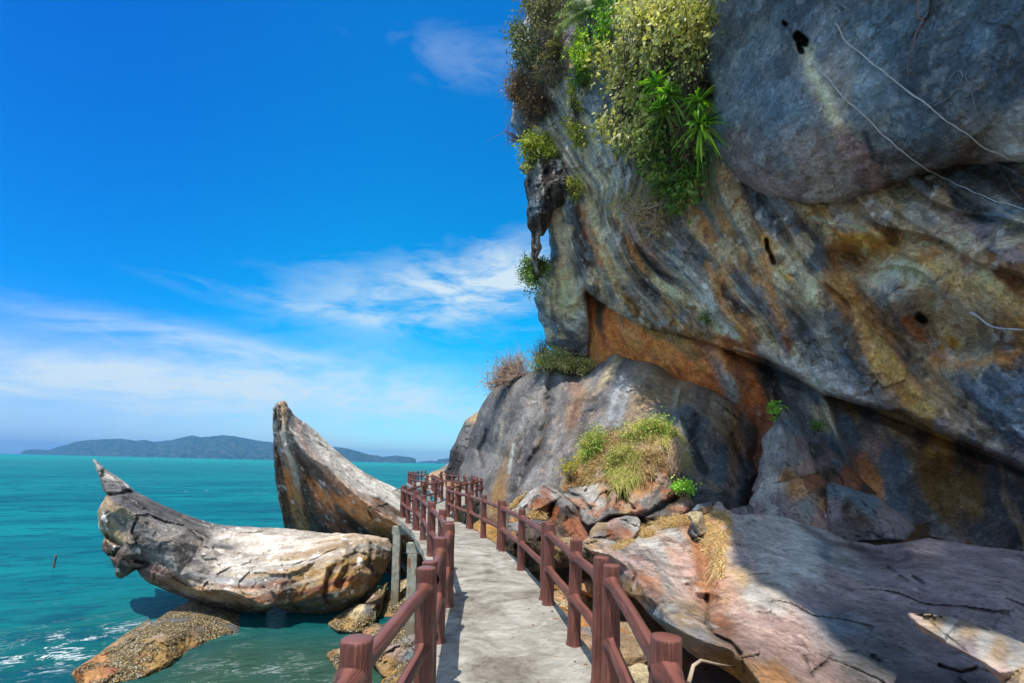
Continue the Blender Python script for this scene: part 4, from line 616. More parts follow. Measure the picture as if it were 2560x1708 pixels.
# large ledge that fills the lower right
L_out = [(1452, 1366), (1472, 1345), (1510, 1347), (1570, 1356), (1588, 1335), (1612, 1318), (1660, 1300), (1700, 1288), (1760, 1270), (1800, 1262), (1829, 1282), (1853, 1288), (1894, 1285), (1943, 1288), (2008, 1308), (2070, 1327), (2111, 1349), (2192, 1363), (2254, 1357), (2319, 1345), (2397, 1357), (2466, 1367), (2560, 1378), (2850, 1410), (2850, 1900), (1930, 1900), (1905, 1800), (1880, 1742), (1850, 1702), (1800, 1668), (1740, 1645), (1690, 1602), (1650, 1562), (1620, 1534), (1590, 1497), (1558, 1482), (1552, 1460), (1530, 1430), (1480, 1407), (1455, 1388)]
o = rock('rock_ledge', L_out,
 [(1454, 1363, 8.5), (1480, 1376, 8.0), (1526, 1386, 7.7), (1582, 1425, 6.9), (1630, 1440, 6.7), (1620, 1491, 6.0), (1652, 1508, 5.75), (1665, 1556, 5.1), (1706, 1580, 4.75), (1767, 1606, 4.45), (1845, 1629, 4.25), (1857, 1650, 4.05), (1900, 1708, 3.65), (1950, 1800, 3.2),
  (1480, 1407, 8.6), (1530, 1430, 8.1), (1558, 1482, 7.1), (1620, 1534, 6.3), (1690, 1602, 5.5), (1740, 1645, 5.1), (1800, 1668, 4.9), (1850, 1702, 4.6), (1880, 1742, 4.3), (1930, 1900, 3.4),
  (1510, 1347, 9.3), (1574, 1360, 9.0), (1590, 1335, 10.4), (1660, 1302, 10.9), (1612, 1345, 9.6), (1684, 1315, 10.1), (1760, 1270, 10.6), (1800, 1262, 10.6), (1725, 1330, 9.2), (1720, 1400, 7.8), (1640, 1400, 7.7), (1700, 1480, 6.4), (1760, 1480, 6.35), (1770, 1500, 6.3), (1768, 1560, 5.2), (1860, 1500, 5.9), (1829, 1300, 9.6), (1894, 1285, 10.0), (1850, 1340, 8.7), (1900, 1380, 7.7), (1950, 1450, 6.5), (1950, 1600, 4.7), (2008, 1308, 9.6), (2050, 1400, 7.5), (2111, 1349, 9.2), (2192, 1363, 9.1), (2150, 1450, 6.8), (2100, 1550, 5.4), (2050, 1700, 3.9), (2254, 1357, 8.6), (2300, 1430, 7.0), (2319, 1345, 8.9), (2300, 1530, 5.6), (2466, 1367, 8.4), (2560, 1378, 8.2), (2500, 1480, 6.0), (2560, 1560, 5.1), (2300, 1700, 4.1), (2560, 1800, 3.6), (2850, 1410, 6.5), (2850, 1900, 3)],
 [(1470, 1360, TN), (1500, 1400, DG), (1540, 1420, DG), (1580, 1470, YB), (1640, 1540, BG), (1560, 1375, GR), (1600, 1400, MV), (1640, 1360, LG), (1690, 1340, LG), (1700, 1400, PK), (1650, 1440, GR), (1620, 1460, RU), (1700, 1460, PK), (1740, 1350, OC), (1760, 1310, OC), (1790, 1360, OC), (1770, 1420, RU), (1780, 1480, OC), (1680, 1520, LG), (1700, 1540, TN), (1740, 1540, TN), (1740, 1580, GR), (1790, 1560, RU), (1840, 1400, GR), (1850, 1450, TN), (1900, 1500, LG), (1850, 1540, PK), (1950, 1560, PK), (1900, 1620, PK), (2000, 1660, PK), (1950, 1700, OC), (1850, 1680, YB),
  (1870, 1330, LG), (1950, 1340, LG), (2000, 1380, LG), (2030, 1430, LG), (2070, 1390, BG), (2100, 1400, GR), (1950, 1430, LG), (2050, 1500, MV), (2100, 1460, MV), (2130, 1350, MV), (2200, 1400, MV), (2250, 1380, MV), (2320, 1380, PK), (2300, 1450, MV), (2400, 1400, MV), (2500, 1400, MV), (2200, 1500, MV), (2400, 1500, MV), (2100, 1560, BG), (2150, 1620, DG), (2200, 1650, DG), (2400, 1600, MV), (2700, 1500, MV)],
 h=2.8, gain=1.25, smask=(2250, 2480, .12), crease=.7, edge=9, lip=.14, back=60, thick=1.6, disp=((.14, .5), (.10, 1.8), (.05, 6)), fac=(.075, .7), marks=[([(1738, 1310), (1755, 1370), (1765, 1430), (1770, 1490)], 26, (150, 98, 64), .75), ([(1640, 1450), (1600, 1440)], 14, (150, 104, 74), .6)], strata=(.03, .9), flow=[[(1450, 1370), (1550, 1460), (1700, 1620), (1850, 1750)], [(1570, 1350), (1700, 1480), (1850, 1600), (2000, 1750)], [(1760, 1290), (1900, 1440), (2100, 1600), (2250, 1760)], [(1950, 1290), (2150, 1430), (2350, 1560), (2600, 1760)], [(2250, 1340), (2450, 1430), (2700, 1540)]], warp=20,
 streak=[(.45, .8, 1.0, .14, (190, 160, 148), 2), (.5, .9, 1.1, .14, (100, 92, 86), 11), (.3, .6, .9, .26, (180, 128, 92), 25)], stain=[(.34, 1.8, (166, 132, 110), .4, 5), (.26, 2.6, (88, 78, 70), .6, 15), (.3, 4.5, (190, 178, 168), .6, 25)],
 cracks=[([(1768, 1490), (1768, 1560), (1782, 1585), (1830, 1610), (1850, 1635)], 5, .22), ([(1574, 1412), (1590, 1440), (1585, 1455)], 4, .15), ([(1720, 1470), (1750, 1500), (1770, 1520)], 12, .2), ([(2220, 1420), (2240, 1430)], 4, .12), ([(2250, 1442), (2266, 1450)], 4, .12), ([(2284, 1444), (2306, 1456)], 5, .14), ([(2078, 1640), (2060, 1665), (2030, 1680)], 4, .1), ([(2178, 1640), (2200, 1655)], 5, .12), ([(1738, 1310), (1755, 1370), (1762, 1430), (1765, 1500)], 20, .32), ([(1560, 1380), (1620, 1400), (1700, 1420)], 7, .14), ([(2010, 1640), (2030, 1690)], 4, .08), ([(2000, 1310), (2080, 1360), (2200, 1380)], 8, .14), ([(2125, 1358), (2180, 1390), (2230, 1400)], 10, .08), ([(2350, 1665), (2400, 1680), (2440, 1670)], 4, .1)], seed=25, rough_px=3)
tag(o, 'broad undercut ledge of pinkish and purple rock filling the lower right, half in shadow', 'rock ledge')
o = rock('rock_slab', c8([(1630, 815), (1780, 820), (1950, 850), (2130, 900), (2260, 960), (2350, 1000), (2900, 1250), (2900, 1700), (2500, 1550), (2300, 1310), (2220, 1250), (2150, 1185), (2080, 1115), (1960, 1055), (1870, 1005), (1720, 925), (1655, 855)]),
 c8([(1630, 815, 3.75), (1950, 850, 3.65), (2260, 960, 3.4), (2350, 1000, 3.3), (1700, 880, 3.5), (1720, 925, 3.6), (1850, 970, 3.2), (1870, 1005, 3.3), (2000, 1060, 2.95), (2100, 1110, 2.8), (2200, 1180, 2.65), (2300, 1300, 2.4), (2150, 1000, 3.1), (2350, 1150, 2.75), (2900, 1250, 2.9), (2900, 1700, 2.0), (2500, 1550, 2.1), (2220, 1250, 2.75)]),
 c8([(1680, 830, PK), (1800, 850, TN), (1900, 930, LG), (2000, 900, TN), (2100, 1000, LG), (2000, 1040, MV), (2200, 1050, TN), (2300, 1100, LG), (2200, 1160, PK), (2300, 1000, GR), (2350, 1200, TN)]), h=2.6, gain=1.2, crease=.8, edge=6, lip=.06, back=60, thick=.8, disp=((.04, 1.2), (.02, 5)), fac=(.008, 2.2), strata=(.02, 1.1), flang=32, warp=10, seed=27,
 streak=[(.35, .6, 1.0, .14, (190, 176, 158), 2), (.35, .7, 1.1, .16, (110, 100, 92), 11)], cracks=[(c8([(1780, 870), (1850, 930), (1950, 1010), (2000, 1050)]), 2, .03)], mat=M_SLAB)
tag(o, 'sunlit wedge-shaped slab lying on the purple ledge in the bottom right corner', 'rock slab')
# pointed rock and rocks in the cave mouth
o = rock('rock', c6([(575, 960), (590, 880), (610, 868), (640, 880), (700, 945), (740, 1000), (765, 1080), (790, 1170), (815, 1240), (818, 1290), (780, 1330), (700, 1330), (620, 1380), (540, 1420), (470, 1440), (430, 1390), (450, 1340), (470, 1290), (480, 1210), (500, 1170), (492, 1080), (530, 1030), (565, 1000)]),
 c6([(600, 870, 12.6), (700, 950, 12.7), (740, 1010, 12.8), (600, 1000, 12.0), (640, 1060, 11.8), (590, 1090, 11.9), (500, 1080, 12.6), (560, 1180, 12.0), (500, 1180, 12.1), (520, 1200, 11.8), (640, 1200, 11.6), (730, 1130, 12.2), (700, 1240, 11.7), (810, 1250, 12.4), (780, 1320, 12.0), (600, 1330, 11.4), (450, 1400, 11.7)]),
 c6([(600, 920, GR), (560, 1050, LG), (520, 1130, LG), (650, 1000, BG), (700, 1000, BG), (640, 1100, GR), (720, 1120, MV), (600, 1200, GR), (700, 1200, GR), (560, 1300, LG), (760, 1250, PK), (500, 1350, MV), (650, 1310, OC)]), h=2.4, crease=.8, edge=8, lip=.25, back=30, thick=1.2, disp=((.14, 1), (.05, 3.5)), fac=(.09, 1.4), warp=10, seed=29, flang=100, strata=(.03, 1))
tag(o, 'upright pointed grey rock standing in the cave mouth', 'rock')
o = rock('rock', c6([(400, 1560), (420, 1450), (450, 1400), (470, 1350), (520, 1300), (560, 1330), (640, 1320), (700, 1290), (800, 1285), (850, 1300), (900, 1345), (950, 1350), (960, 1450), (1000, 1620), (700, 1700), (420, 1680)]),
 c6([(410, 1500, 11.2), (470, 1350, 11.6), (520, 1300, 11.8), (560, 1400, 11.2), (700, 1290, 11.9), (800, 1285, 12.0), (950, 1345, 11.9), (620, 1500, 10.7), (800, 1420, 10.9), (900, 1500, 10.9), (700, 1650, 10.2), (420, 1680, 10.2), (1000, 1620, 10.6)]),
 c6([(450, 1420, LG), (500, 1500, MV), (560, 1360, LG), (560, 1500, LG), (600, 1450, MV), (700, 1380, OC), (800, 1330, RU), (850, 1400, DB), (750, 1480, GR), (880, 1450, OC), (650, 1550, MV), (900, 1560, PK)]), h=2.8, crease=.75, edge=10, lip=.3, back=40, thick=2, disp=((.16, .9), (.06, 3)), fac=(.16, 1.1), warp=12, seed=31)
tag(o, 'purple and orange rock below the upright pointed rock', 'rock')
o = rock('rock', c6([(880, 1360), (910, 1340), (1000, 1365), (1100, 1400), (1180, 1420), (1260, 1490), (1350, 1540), (1420, 1620), (1350, 1700), (900, 1700), (880, 1550)]),
 c6([(900, 1350, 11.3), (1000, 1365, 11.5), (1180, 1420, 11.2), (1350, 1540, 10.7), (1050, 1480, 10.6), (1200, 1550, 10.2), (950, 1550, 10.5), (900, 1700, 10), (1350, 1700, 9.8)]),
 c6([(950, 1400, BG), (1050, 1420, BG), (1150, 1480, BG), (1000, 1500, DB), (1250, 1520, MV), (1100, 1560, DB), (920, 1500, MV)]), h=2.8, crease=.75, edge=10, lip=.3, back=40, thick=2, disp=((.16, .9), (.06, 3)), fac=(.18, 1.0), warp=12, seed=33)
tag(o, 'low blue-grey rock right of the orange and purple one, behind the ledge', 'rock')
o = rock('rock', c6([(760, 1120), (800, 1095), (860, 1110), (950, 1170), (1050, 1270), (1120, 1350), (1180, 1400), (1200, 1480), (900, 1460), (780, 1330)]),
 c6([(800, 1100, 13.6), (950, 1170, 13.6), (1120, 1350, 13), (900, 1300, 12.6), (800, 1300, 12.9), (1000, 1400, 12.4), (1180, 1450, 12.2)]),
 c6([(820, 1150, DG), (880, 1200, MV), (950, 1230, BG), (900, 1280, DB), (1000, 1300, RU), (1060, 1340, RU), (980, 1260, RU), (1100, 1400, DB)]), h=3, crease=.75, edge=10, lip=.3, back=40, thick=2, disp=((.2, .9), (.06, 3)), fac=(.18, 1.0), warp=12, seed=35)
tag(o, 'dark rock with a rust-red streak behind the pointed rock, against the cave wall', 'rock')
o = rock('rock', c8([(285, 215), (300, 195), (340, 190), (380, 195), (395, 235), (400, 280), (425, 300), (415, 330), (360, 345), (350, 370), (310, 335), (300, 280), (310, 250)]), c8([(300, 200, 9.0), (380, 195, 9.2), (330, 260, 8.7), (400, 300, 9.0), (350, 350, 8.7), (305, 290, 8.9)]), c8([(340, 220, CRM), (370, 280, TN), (320, 300, DG), (335, 330, DG), (390, 320, TN)]), h=1.6, crease=.8, edge=5, lip=.12, back=14, thick=.5, disp=((.06, 2), (.03, 6)), fac=(.05, 3), warp=4, seed=37)
tag(o, 'small pale block standing on the patch of dry grass', 'rock')
o = rock('rock', c8([(310, 190), (350, 150), (400, 140), (438, 132), (440, 160), (430, 190), (400, 210), (340, 200)]), c8([(310, 190, 10.3), (400, 140, 10.6), (438, 135, 10.5), (380, 185, 10.1), (430, 190, 10.2)]), c8([(350, 165, BG), (400, 150, BG), (410, 180, OC), (370, 190, DB)]), h=1.6, edge=5, lip=.12, back=14, thick=.5, disp=((.06, 2),), fac=(.06, 3), warp=4, seed=38)
tag(o, 'small dark tilted rock in the shade behind the dry grass', 'rock')
o = rock('rock', c8([(440, 195), (450, 160), (475, 130), (500, 140), (530, 190), (620, 160), (680, 150), (700, 200), (690, 240), (560, 250), (480, 240)]), c8([(450, 180, 10.8), (490, 135, 11), (530, 190, 10.8), (680, 150, 11.2), (600, 220, 10.5), (480, 230, 10.4)]), c8([(480, 170, LG), (560, 200, MV), (640, 190, MV), (660, 170, DG)]), h=2, edge=5, lip=.15, back=14, thick=.6, disp=((.08, 2),), fac=(.1, 2), warp=4, seed=39)
tag(o, 'flat dark rubble at the shaded foot of the huge grey boulder', 'rock')
# ------------------------------------------------------------------ rocks by the water
WH = (206, 196, 184)
o = rock('curved_rock', c2([(148, 390), (157, 415), (165, 440), (176, 470), (186, 495), (196, 525), (206, 556), (226, 580), (205, 615), (190, 640), (174, 668), (178, 710), (181, 752), (196, 780), (213, 802), (200, 840), (199, 872), (222, 895), (238, 912), (250, 935), (262, 962), (268, 1005), (296, 1022), (318, 1012), (340, 1000), (380, 975), (392, 995), (405, 1012), (440, 1042), (520, 1078), (570, 1098), (620, 1122), (720, 1157), (820, 1187), (900, 1202), (1000, 1210), (1050, 1202), (1100, 1168), (1160, 1190), (1220, 1215), (1300, 1235), (1380, 1240), (1450, 1207), (1540, 1172), (1610, 1120), (1650, 1050), (1680, 980), (1718, 912), (1724, 850), (1700, 808), (1600, 790), (1500, 783), (1400, 785), (1300, 775), (1200, 762), (1100, 757), (1000, 750), (900, 745), (800, 735), (700, 710), (620, 680), (540, 645), (460, 610), (400, 580), (370, 560), (330, 525), (300, 500), (262, 478), (238, 462), (215, 448), (180, 412), (158, 392)]),
 c2([(150, 395, 13.4), (215, 450, 13.3), (206, 556, 12.9), (370, 560, 13.6), (300, 545, 12.9), (225, 590, 12.7), (178, 720, 12.7), (300, 640, 12.2), (213, 802, 12.9), (268, 1000, 13.0), (300, 900, 12.4), (380, 975, 12.7), (440, 620, 13.3), (400, 700, 12.3), (540, 650, 14.2), (520, 720, 12.9), (640, 760, 13.2), (560, 850, 12.2), (800, 740, 15.2), (760, 830, 13.8), (800, 950, 12.9), (600, 1000, 12.2), (440, 1035, 12.6), (1100, 760, 15.9), (1050, 850, 14.6), (980, 985, 12.7), (1150, 985, 12.7), (1150, 900, 13.6), (1300, 930, 13.1), (1300, 780, 15.8), (1450, 860, 13.7), (1580, 812, 13.8), (1500, 785, 15.6), (1700, 810, 15.2), (1640, 850, 13.9), (1720, 880, 14.8), (1480, 950, 13.0), (1380, 1060, 12.7), (1600, 1000, 13.4), (1650, 1040, 14.2), (1420, 1120, 12.8), (1560, 1100, 13.5), (850, 1080, 12.2), (1060, 1160, 12.2), (1110, 1150, 12.4), (700, 1080, 12.4), (620, 1120, 13.4), (820, 1187, 13.7), (1000, 1210, 13.9), (1200, 1150, 12.9), (1300, 1170, 13.2), (1300, 1235, 14.6), (1380, 1240, 14.7), (1540, 1172, 14.3)]),
 c2([(180, 440, GR), (250, 520, DG), (300, 510, LG), (340, 560, DG), (230, 620, TN), (200, 720, TN), (250, 800, TN), (230, 880, DB), (300, 960, DB), (330, 640, DG), (400, 640, BK), (380, 750, DG), (480, 700, DG), (400, 850, DG), (500, 850, DG), (560, 700, DG), (600, 760, GR), (640, 720, BK), (700, 780, DG), (740, 740, DG), (440, 960, (130, 96, 88)), (560, 950, GR), (620, 900, DG), (660, 1000, GR), (700, 900, GR), (780, 790, LG), (860, 800, WH), (900, 880, WH), (1000, 800, WH), (1050, 880, WH), (1000, 940, LG), (850, 860, DG), (900, 950, WH), (1100, 960, LG), (1200, 850, WH), (1200, 930, WH), (1300, 830, WH), (1400, 820, TN), (1300, 900, TN), (1450, 860, TN), (1530, 830, TN), (1180, 980, TN), (1000, 1030, GR), (850, 1030, GR), (800, 1120, TN), (950, 1100, TN), (1000, 1180, DB), (1110, 1050, RU), (1100, 1100, RU), (1200, 1060, TN), (1300, 1020, TN), (1340, 1090, OR), (1390, 1050, RU), (1360, 1120, DG), (1450, 1000, YB), (1500, 930, YB), (1550, 1050, YB), (1480, 1100, YB), (1600, 900, TN), (1680, 860, GR), (1650, 980, TN), (1250, 1180, BG), (1400, 1200, YB), (700, 1130, DB)]),
 h=2.3, crease=.72, edge=9, lip=.35, back=34, thick=1.1, gain=1.15, disp=((.22, .6), (.09, 1.8), (.04, 6)), fac=(.12, .8), strata=(.02, .6), flang=20, warp=13, power=4.0,
 flow=[c2([(200, 450), (400, 560), (700, 700), (1000, 745), (1400, 780), (1700, 800)]), c2([(200, 600), (450, 720), (800, 860), (1100, 900), (1400, 850), (1650, 820)]), c2([(220, 800), (500, 900), (800, 1010), (1100, 1000), (1400, 930), (1680, 900)]), c2([(280, 980), (600, 1080), (1000, 1160), (1300, 1100), (1600, 1050)]), c2([(400, 1100), (900, 1250), (1300, 1240), (1600, 1200)])],
 streak=[(.25, .6, .6, .18, (196, 190, 182), 2), (.28, .7, .6, .18, (92, 86, 82), 11)], stain=[(.24, 1.6, (84, 80, 78), .55, 5), (.36, 3.5, (215, 210, 205), .9, 16), (.28, 2.4, (150, 140, 126), .5, 7)], grime=.35,
 cracks=[(c2([(222, 582), (290, 575), (375, 560)]), 4, .25), (c2([(380, 975), (450, 940), (380, 930)]), 5, .3), (c2([(1400, 1000), (1370, 1100), (1390, 1150)]), 7, .3), (c2([(1000, 980), (1180, 990), (1300, 930)]), 6, -.12), (c2([(1480, 830), (1500, 900), (1400, 980)]), 8, .2), (c2([(1540, 870), (1480, 980), (1440, 1060)]), 9, .25), (c2([(1620, 850), (1600, 950), (1640, 1000)]), 8, .2), (c2([(230, 800), (300, 850), (260, 900)]), 7, .3)],
 barnz=(-2.6, -1.7), seed=41, rough_px=4)
tag(o, 'boat-shaped rock with a pointed horn at its left end, overhanging the water', 'rock')
o = rock('pointed_rock', c2([(1093, 130), (1105, 108), (1122, 95), (1145, 90), (1152, 86), (1165, 96), (1175, 120), (1190, 135), (1205, 162), (1235, 185), (1262, 200), (1330, 255), (1400, 325), (1470, 385), (1540, 440), (1600, 478), (1680, 520), (1760, 555), (1830, 610), (1880, 700), (1920, 800), (1920, 1000), (1850, 1080), (1500, 1060), (1250, 900), (1190, 820), (1158, 762), (1145, 700), (1135, 650), (1125, 600), (1115, 545), (1105, 480), (1097, 380), (1095, 250)]),
 c2([(1110, 105, 16.4), (1150, 88, 16.8), (1095, 250, 16.9), (1097, 380, 17.4), (1150, 190, 16.2), (1165, 250, 16.2), (1200, 162, 17.3), (1262, 200, 17.8), (1225, 310, 16.1), (1290, 385, 16.0), (1400, 325, 18.4), (1380, 430, 16.0), (1540, 440, 18.3), (1460, 515, 15.8), (1550, 600, 15.6), (1680, 520, 18.1), (1650, 680, 15.4), (1830, 610, 17.6), (1760, 745, 15.3), (1880, 820, 15.4), (1145, 700, 19.3), (1158, 762, 19.7), (1200, 500, 17.9), (1300, 600, 17.8), (1400, 750, 18.2), (1250, 900, 20.2), (1500, 900, 19), (1700, 900, 18.2), (1850, 1080, 19), (1500, 1060, 20), (1200, 680, 19.0), (1550, 760, 17.5)]),
 c2([(1110, 130, GR), (1150, 130, TN), (1130, 220, DB), (1150, 300, WH), (1130, 320, GR), (1120, 400, DB), (1170, 400, TN), (1190, 430, LG), (1180, 220, DG), (1250, 230, GR), (1330, 300, LG), (1400, 380, LG), (1480, 440, WH), (1550, 500, LG), (1600, 560, LG), (1700, 600, LG), (1750, 650, LG), (1720, 650, DB), (1250, 330, GR), (1250, 420, DB), (1330, 480, DG), (1300, 420, DG), (1180, 520, OR), (1210, 600, OC), (1230, 660, OC), (1260, 560, DB), (1150, 600, DB), (1330, 560, OR), (1380, 620, OC), (1420, 560, DG), (1450, 600, OR), (1500, 650, OC), (1400, 700, RU), (1500, 720, DB), (1300, 720, DB), (1600, 740, OC), (1700, 800, YB), (1650, 850, DB), (1800, 900, DB)]),
 h=2.3, crease=.8, edge=7, lip=.3, back=50, thick=1.8, gain=1.12, disp=((.18, .5), (.09, 1.8), (.04, 6)), fac=(.16, .7), strata=(.02, .6), warp=13, power=5.5, flow=[c2([(1100, 150), (1110, 400), (1160, 700)]), c2([(1160, 200), (1200, 420), (1330, 700)]), c2([(1200, 250), (1300, 420), (1550, 700), (1700, 820)]), c2([(1260, 230), (1450, 460), (1700, 660), (1850, 760)]), c2([(1350, 260), (1560, 440), (1850, 620)])],
 streak=[(.22, .6, .6, .2, (176, 112, 62), 2), (.4, .7, .5, .18, (66, 56, 50), 11)], stain=[(.26, 1.6, (90, 86, 82), .55, 5), (.34, 3.5, (196, 190, 184), .7, 16)], grime=.5, barnz=(-2.7, -1.9), seed=43, rough_px=3)
tag(o, 'tall rock rising to a leaning point, orange-stained below and grey on top', 'rock')
def w2d(y, x=0):
    return float((CAM[2] - WATER) / -((unproj(x, y, 1.0) - CAM)[2]))
wq = lambda y, x: w2d(y, x) - .22
o = rock('barnacled_rock', c2([(40, 1520), (50, 1498), (100, 1465), (150, 1435), (200, 1400), (250, 1360), (290, 1330), (350, 1292), (400, 1262), (430, 1240), (448, 1232), (462, 1258), (500, 1225), (560, 1185), (620, 1155), (670, 1135), (720, 1140), (800, 1165), (950, 1210), (1060, 1230), (1060, 1340), (900, 1340), (780, 1370), (700, 1410), (655, 1440), (600, 1480), (480, 1540), (370, 1560), (200, 1590), (80, 1590)]),
 c2([(50, 1500, wq(1700, 185)), (80, 1540, wq(1696, 198)), (200, 1400, 10.6), (290, 1330, 11.2), (440, 1235, 11.9), (300, 1420, 10.2), (400, 1340, 10.55), (200, 1530, wq(1690, 255)), (370, 1495, wq(1673, 336)), (480, 1490, wq(1671, 389)), (600, 1430, wq(1642, 446)), (655, 1375, wq(1616, 472)), (450, 1400, 10.1), (560, 1330, 10.7), (560, 1185, 12.9), (700, 1140, 13.6), (700, 1360, wq(1609, 494)), (780, 1320, wq(1590, 532)), (900, 1290, wq(1575, 589)), (700, 1250, 12.0), (950, 1210, 13.8), (1060, 1230, 13.8), (1060, 1340, 12.9), (80, 1590, 9.2), (370, 1560, 9.5), (655, 1440, 10.9), (900, 1340, 12.2)]),
 c2([(200, 1450, OC), (350, 1330, TN), (440, 1260, LG), (400, 1380, YB), (500, 1400, YB), (600, 1380, YB), (250, 1500, RU), (150, 1520, OC), (600, 1250, DG), (800, 1230, DG), (950, 1260, DG)]),
 h=2.2, crease=.5, edge=7, lip=.2, back=40, thick=1.5, disp=((.12, 1), (.07, 3), (.05, 9)), fac=(.05, 2), warp=12, barnz=(-2.5, -1.9), seed=45, rough_px=3, stain=[(.26, 1.5, (160, 108, 78), .5, 3)])
tag(o, 'low barnacle-crusted rock sloping into the water under the boat-shaped rock', 'rock')
def shore(pts, ctrl, cols, label, seed, **k):
    kw = dict(h=2.0, crease=.6, edge=7, lip=.25, back=26, thick=1.0, disp=((.12, 1.3), (.06, 4), (.03, 10)), fac=(.10, 1.8), warp=8, barnz=(-2.2, -1.5), seed=seed, rough_px=3); kw.update(k)
    o = rock('rock', cl_(pts), cl_(ctrl), cl_(cols), **kw); tag(o, label, 'rock', 'rocks at the waterline beside the walkway')
shore([(820, 690), (845, 600), (870, 520), (920, 420), (1000, 370), (1060, 345), (1130, 310), (1240, 285), (1330, 330), (1330, 560), (1250, 640), (1150, 760), (820, 800)], [(820, 700, 14.0), (920, 420, 15), (1130, 310, 15.3), (1000, 550, 14.3), (1240, 290, 15.2), (1200, 560, 14.2), (1120, 760, 13.5), (840, 800, 13.6)], [(900, 500, TN), (950, 520, DG), (1150, 400, CRM), (1230, 450, DG), (900, 650, YB), (1180, 560, CRM)], 'pale barnacled rock directly behind the tall concrete pillar', 51)
shore([(630, 610), (680, 550), (730, 470), (800, 410), (850, 380), (900, 352), (917, 352), (915, 385), (890, 460), (860, 560), (835, 690), (800, 780), (760, 780), (740, 680)], [(640, 610, 13.3), (730, 470, 13.9), (910, 355, 14.3), (780, 560, 13.2), (860, 500, 13.9), (830, 690, 13.7), (780, 770, 13.2)], [(720, 560, PK), (800, 440, TN), (760, 600, OC), (850, 500, DB), (820, 650, DB)], 'narrow brown fin of rock leaning against the boat-shaped rock', 52, fac=(.05, 2), edge=5)
shore([(180, 850), (280, 775), (400, 700), (500, 640), (560, 612), (640, 612), (700, 625), (765, 620), (775, 800), (740, 900), (620, 960), (480, 980), (300, 960), (200, 900)], [(190, 855, 12.9), (400, 700, 13.3), (560, 612, 13.4), (760, 620, 13.2), (480, 780, 12.7), (650, 780, 12.5), (480, 920, 12.35), (740, 850, 12.6), (280, 880, 12.5), (480, 980, 12.2)], [(450, 700, CRM), (560, 640, CRM), (650, 680, DG), (700, 760, DG), (400, 830, YB), (600, 860, YB)], 'pale rounded barnacled rock in front of the brown fin', 53)
shore([(600, 950), (650, 910), (700, 880), (770, 850), (830, 870), (900, 848), (960, 880), (1080, 900), (1200, 860), (1400, 840), (1420, 1200), (1300, 1400), (1100, 1500), (850, 1500), (700, 1300), (620, 1100)], [(620, 940, 11.6), (770, 850, 12), (900, 850, 11.9), (1200, 870, 11.8), (850, 1000, 11), (1100, 1100, 10.6), (1150, 1250, 10.3), (900, 1400, 9.9), (1300, 1400, 9.9), (1400, 900, 11.6)], [(700, 900, OC), (760, 880, TN), (870, 900, DG), (930, 880, RU), (1050, 1000, GR), (1150, 1150, GR), (1050, 1200, PK), (950, 1350, YB), (1150, 1250, BG)], 'brown and grey rock behind the nearest sea-side railing', 54, barnz=(-2.6, -1.6))
shore([(160, 1235), (190, 1190), (250, 1160), (330, 1145), (430, 1140), (560, 1170), (620, 1300), (560, 1480), (420, 1500), (300, 1420), (230, 1340), (175, 1280)], [(170, 1230, 10.8), (300, 1150, 11.2), (430, 1140, 11.2), (350, 1250, 10.5), (240, 1330, 10.35), (420, 1480, 9.7), (600, 1300, 10.2)], [(250, 1200, YB), (350, 1180, CRM), (300, 1280, DB), (380, 1330, YB)], 'small golden barnacled rock poking from the water left of the nearest post', 55)
shore([(810, 1540), (860, 1480), (920, 1420), (1000, 1360), (1100, 1330), (1200, 1250), (1320, 1220), (1420, 1300), (1450, 1700), (1300, 1900), (850, 1850), (780, 1700)], [(830, 1530, 9.8), (1000, 1370, 10.2), (1200, 1260, 10.3), (1350, 1250, 10.2), (1000, 1500, 9.4), (1200, 1500, 9.0), (850, 1700, 9.0), (1300, 1800, 8.2), (1000, 1850, 8.4)], [(900, 1500, GO), (1050, 1420, GO), (1150, 1350, GO), (1000, 1600, GO), (1200, 1500, YB)], 'golden mussel-covered rock below the nearest sea-side railing', 56)
# ------------------------------------------------------------------ ground under and beside the walkway
def zground(X, Y):
    e = np.interp(Y, [-5, 2, 6, 9, 12, 15, 20, 26, 40], [.9, .9, .75, .3, -.3, -1.2, -1.4, -1.2, -3])
    z = -4.6 + 3.75 * sstep(e - 2.4, e + .2, X) + .8 * sstep(4, 10, X) * sstep(11, 14, Y) - .8 * sstep(1.6, 2.8, X) * sstep(11, 9, Y)
    return z + .35 * fbm(np.stack([X * .6, Y * .6, 0 * X], -1), 4, 60) + .28 * facet(np.stack([X * .9, Y * .9, 0 * X + .5], -1), 61)
V, F = grid_mesh(np.arange(-7, 26, .11), np.arange(-4, 46, .16), zground)
Cg = idw(V[:, 0] * 40, V[:, 1] * 40, [(60, 80, TN), (60, 200, OC), (40, 300, TN), (100, 250, PK), (-60, 300, YB), (200, 400, OC), (400, 400, DB), (-80, 700, YB), (50, 140, YB)], 3)
Cg = Cg * (1 + .45 * fbm(V * 1.3, 4, 62))[:, None]; mk = (sstep(.05, .3, fbm(V * 1.9, 4, 63)) * .5)[:, None]; Cg = Cg * (1 - mk) + lin(OR) * mk
bz = sstep(-1.7, -2.3, V[:, 2] + .3 * fbm(V * 1.5, 3, 5))
tag(build('ground', V, F, M_BARN, None, {'Col': np.clip(Cg, .01, .8), 'Barn': np.repeat(bz[:, None], 3, 1)}, True, {'Flow': V * np.array([3, 1, 3])}), kind='structure')
SOLIDS.append((V, F))
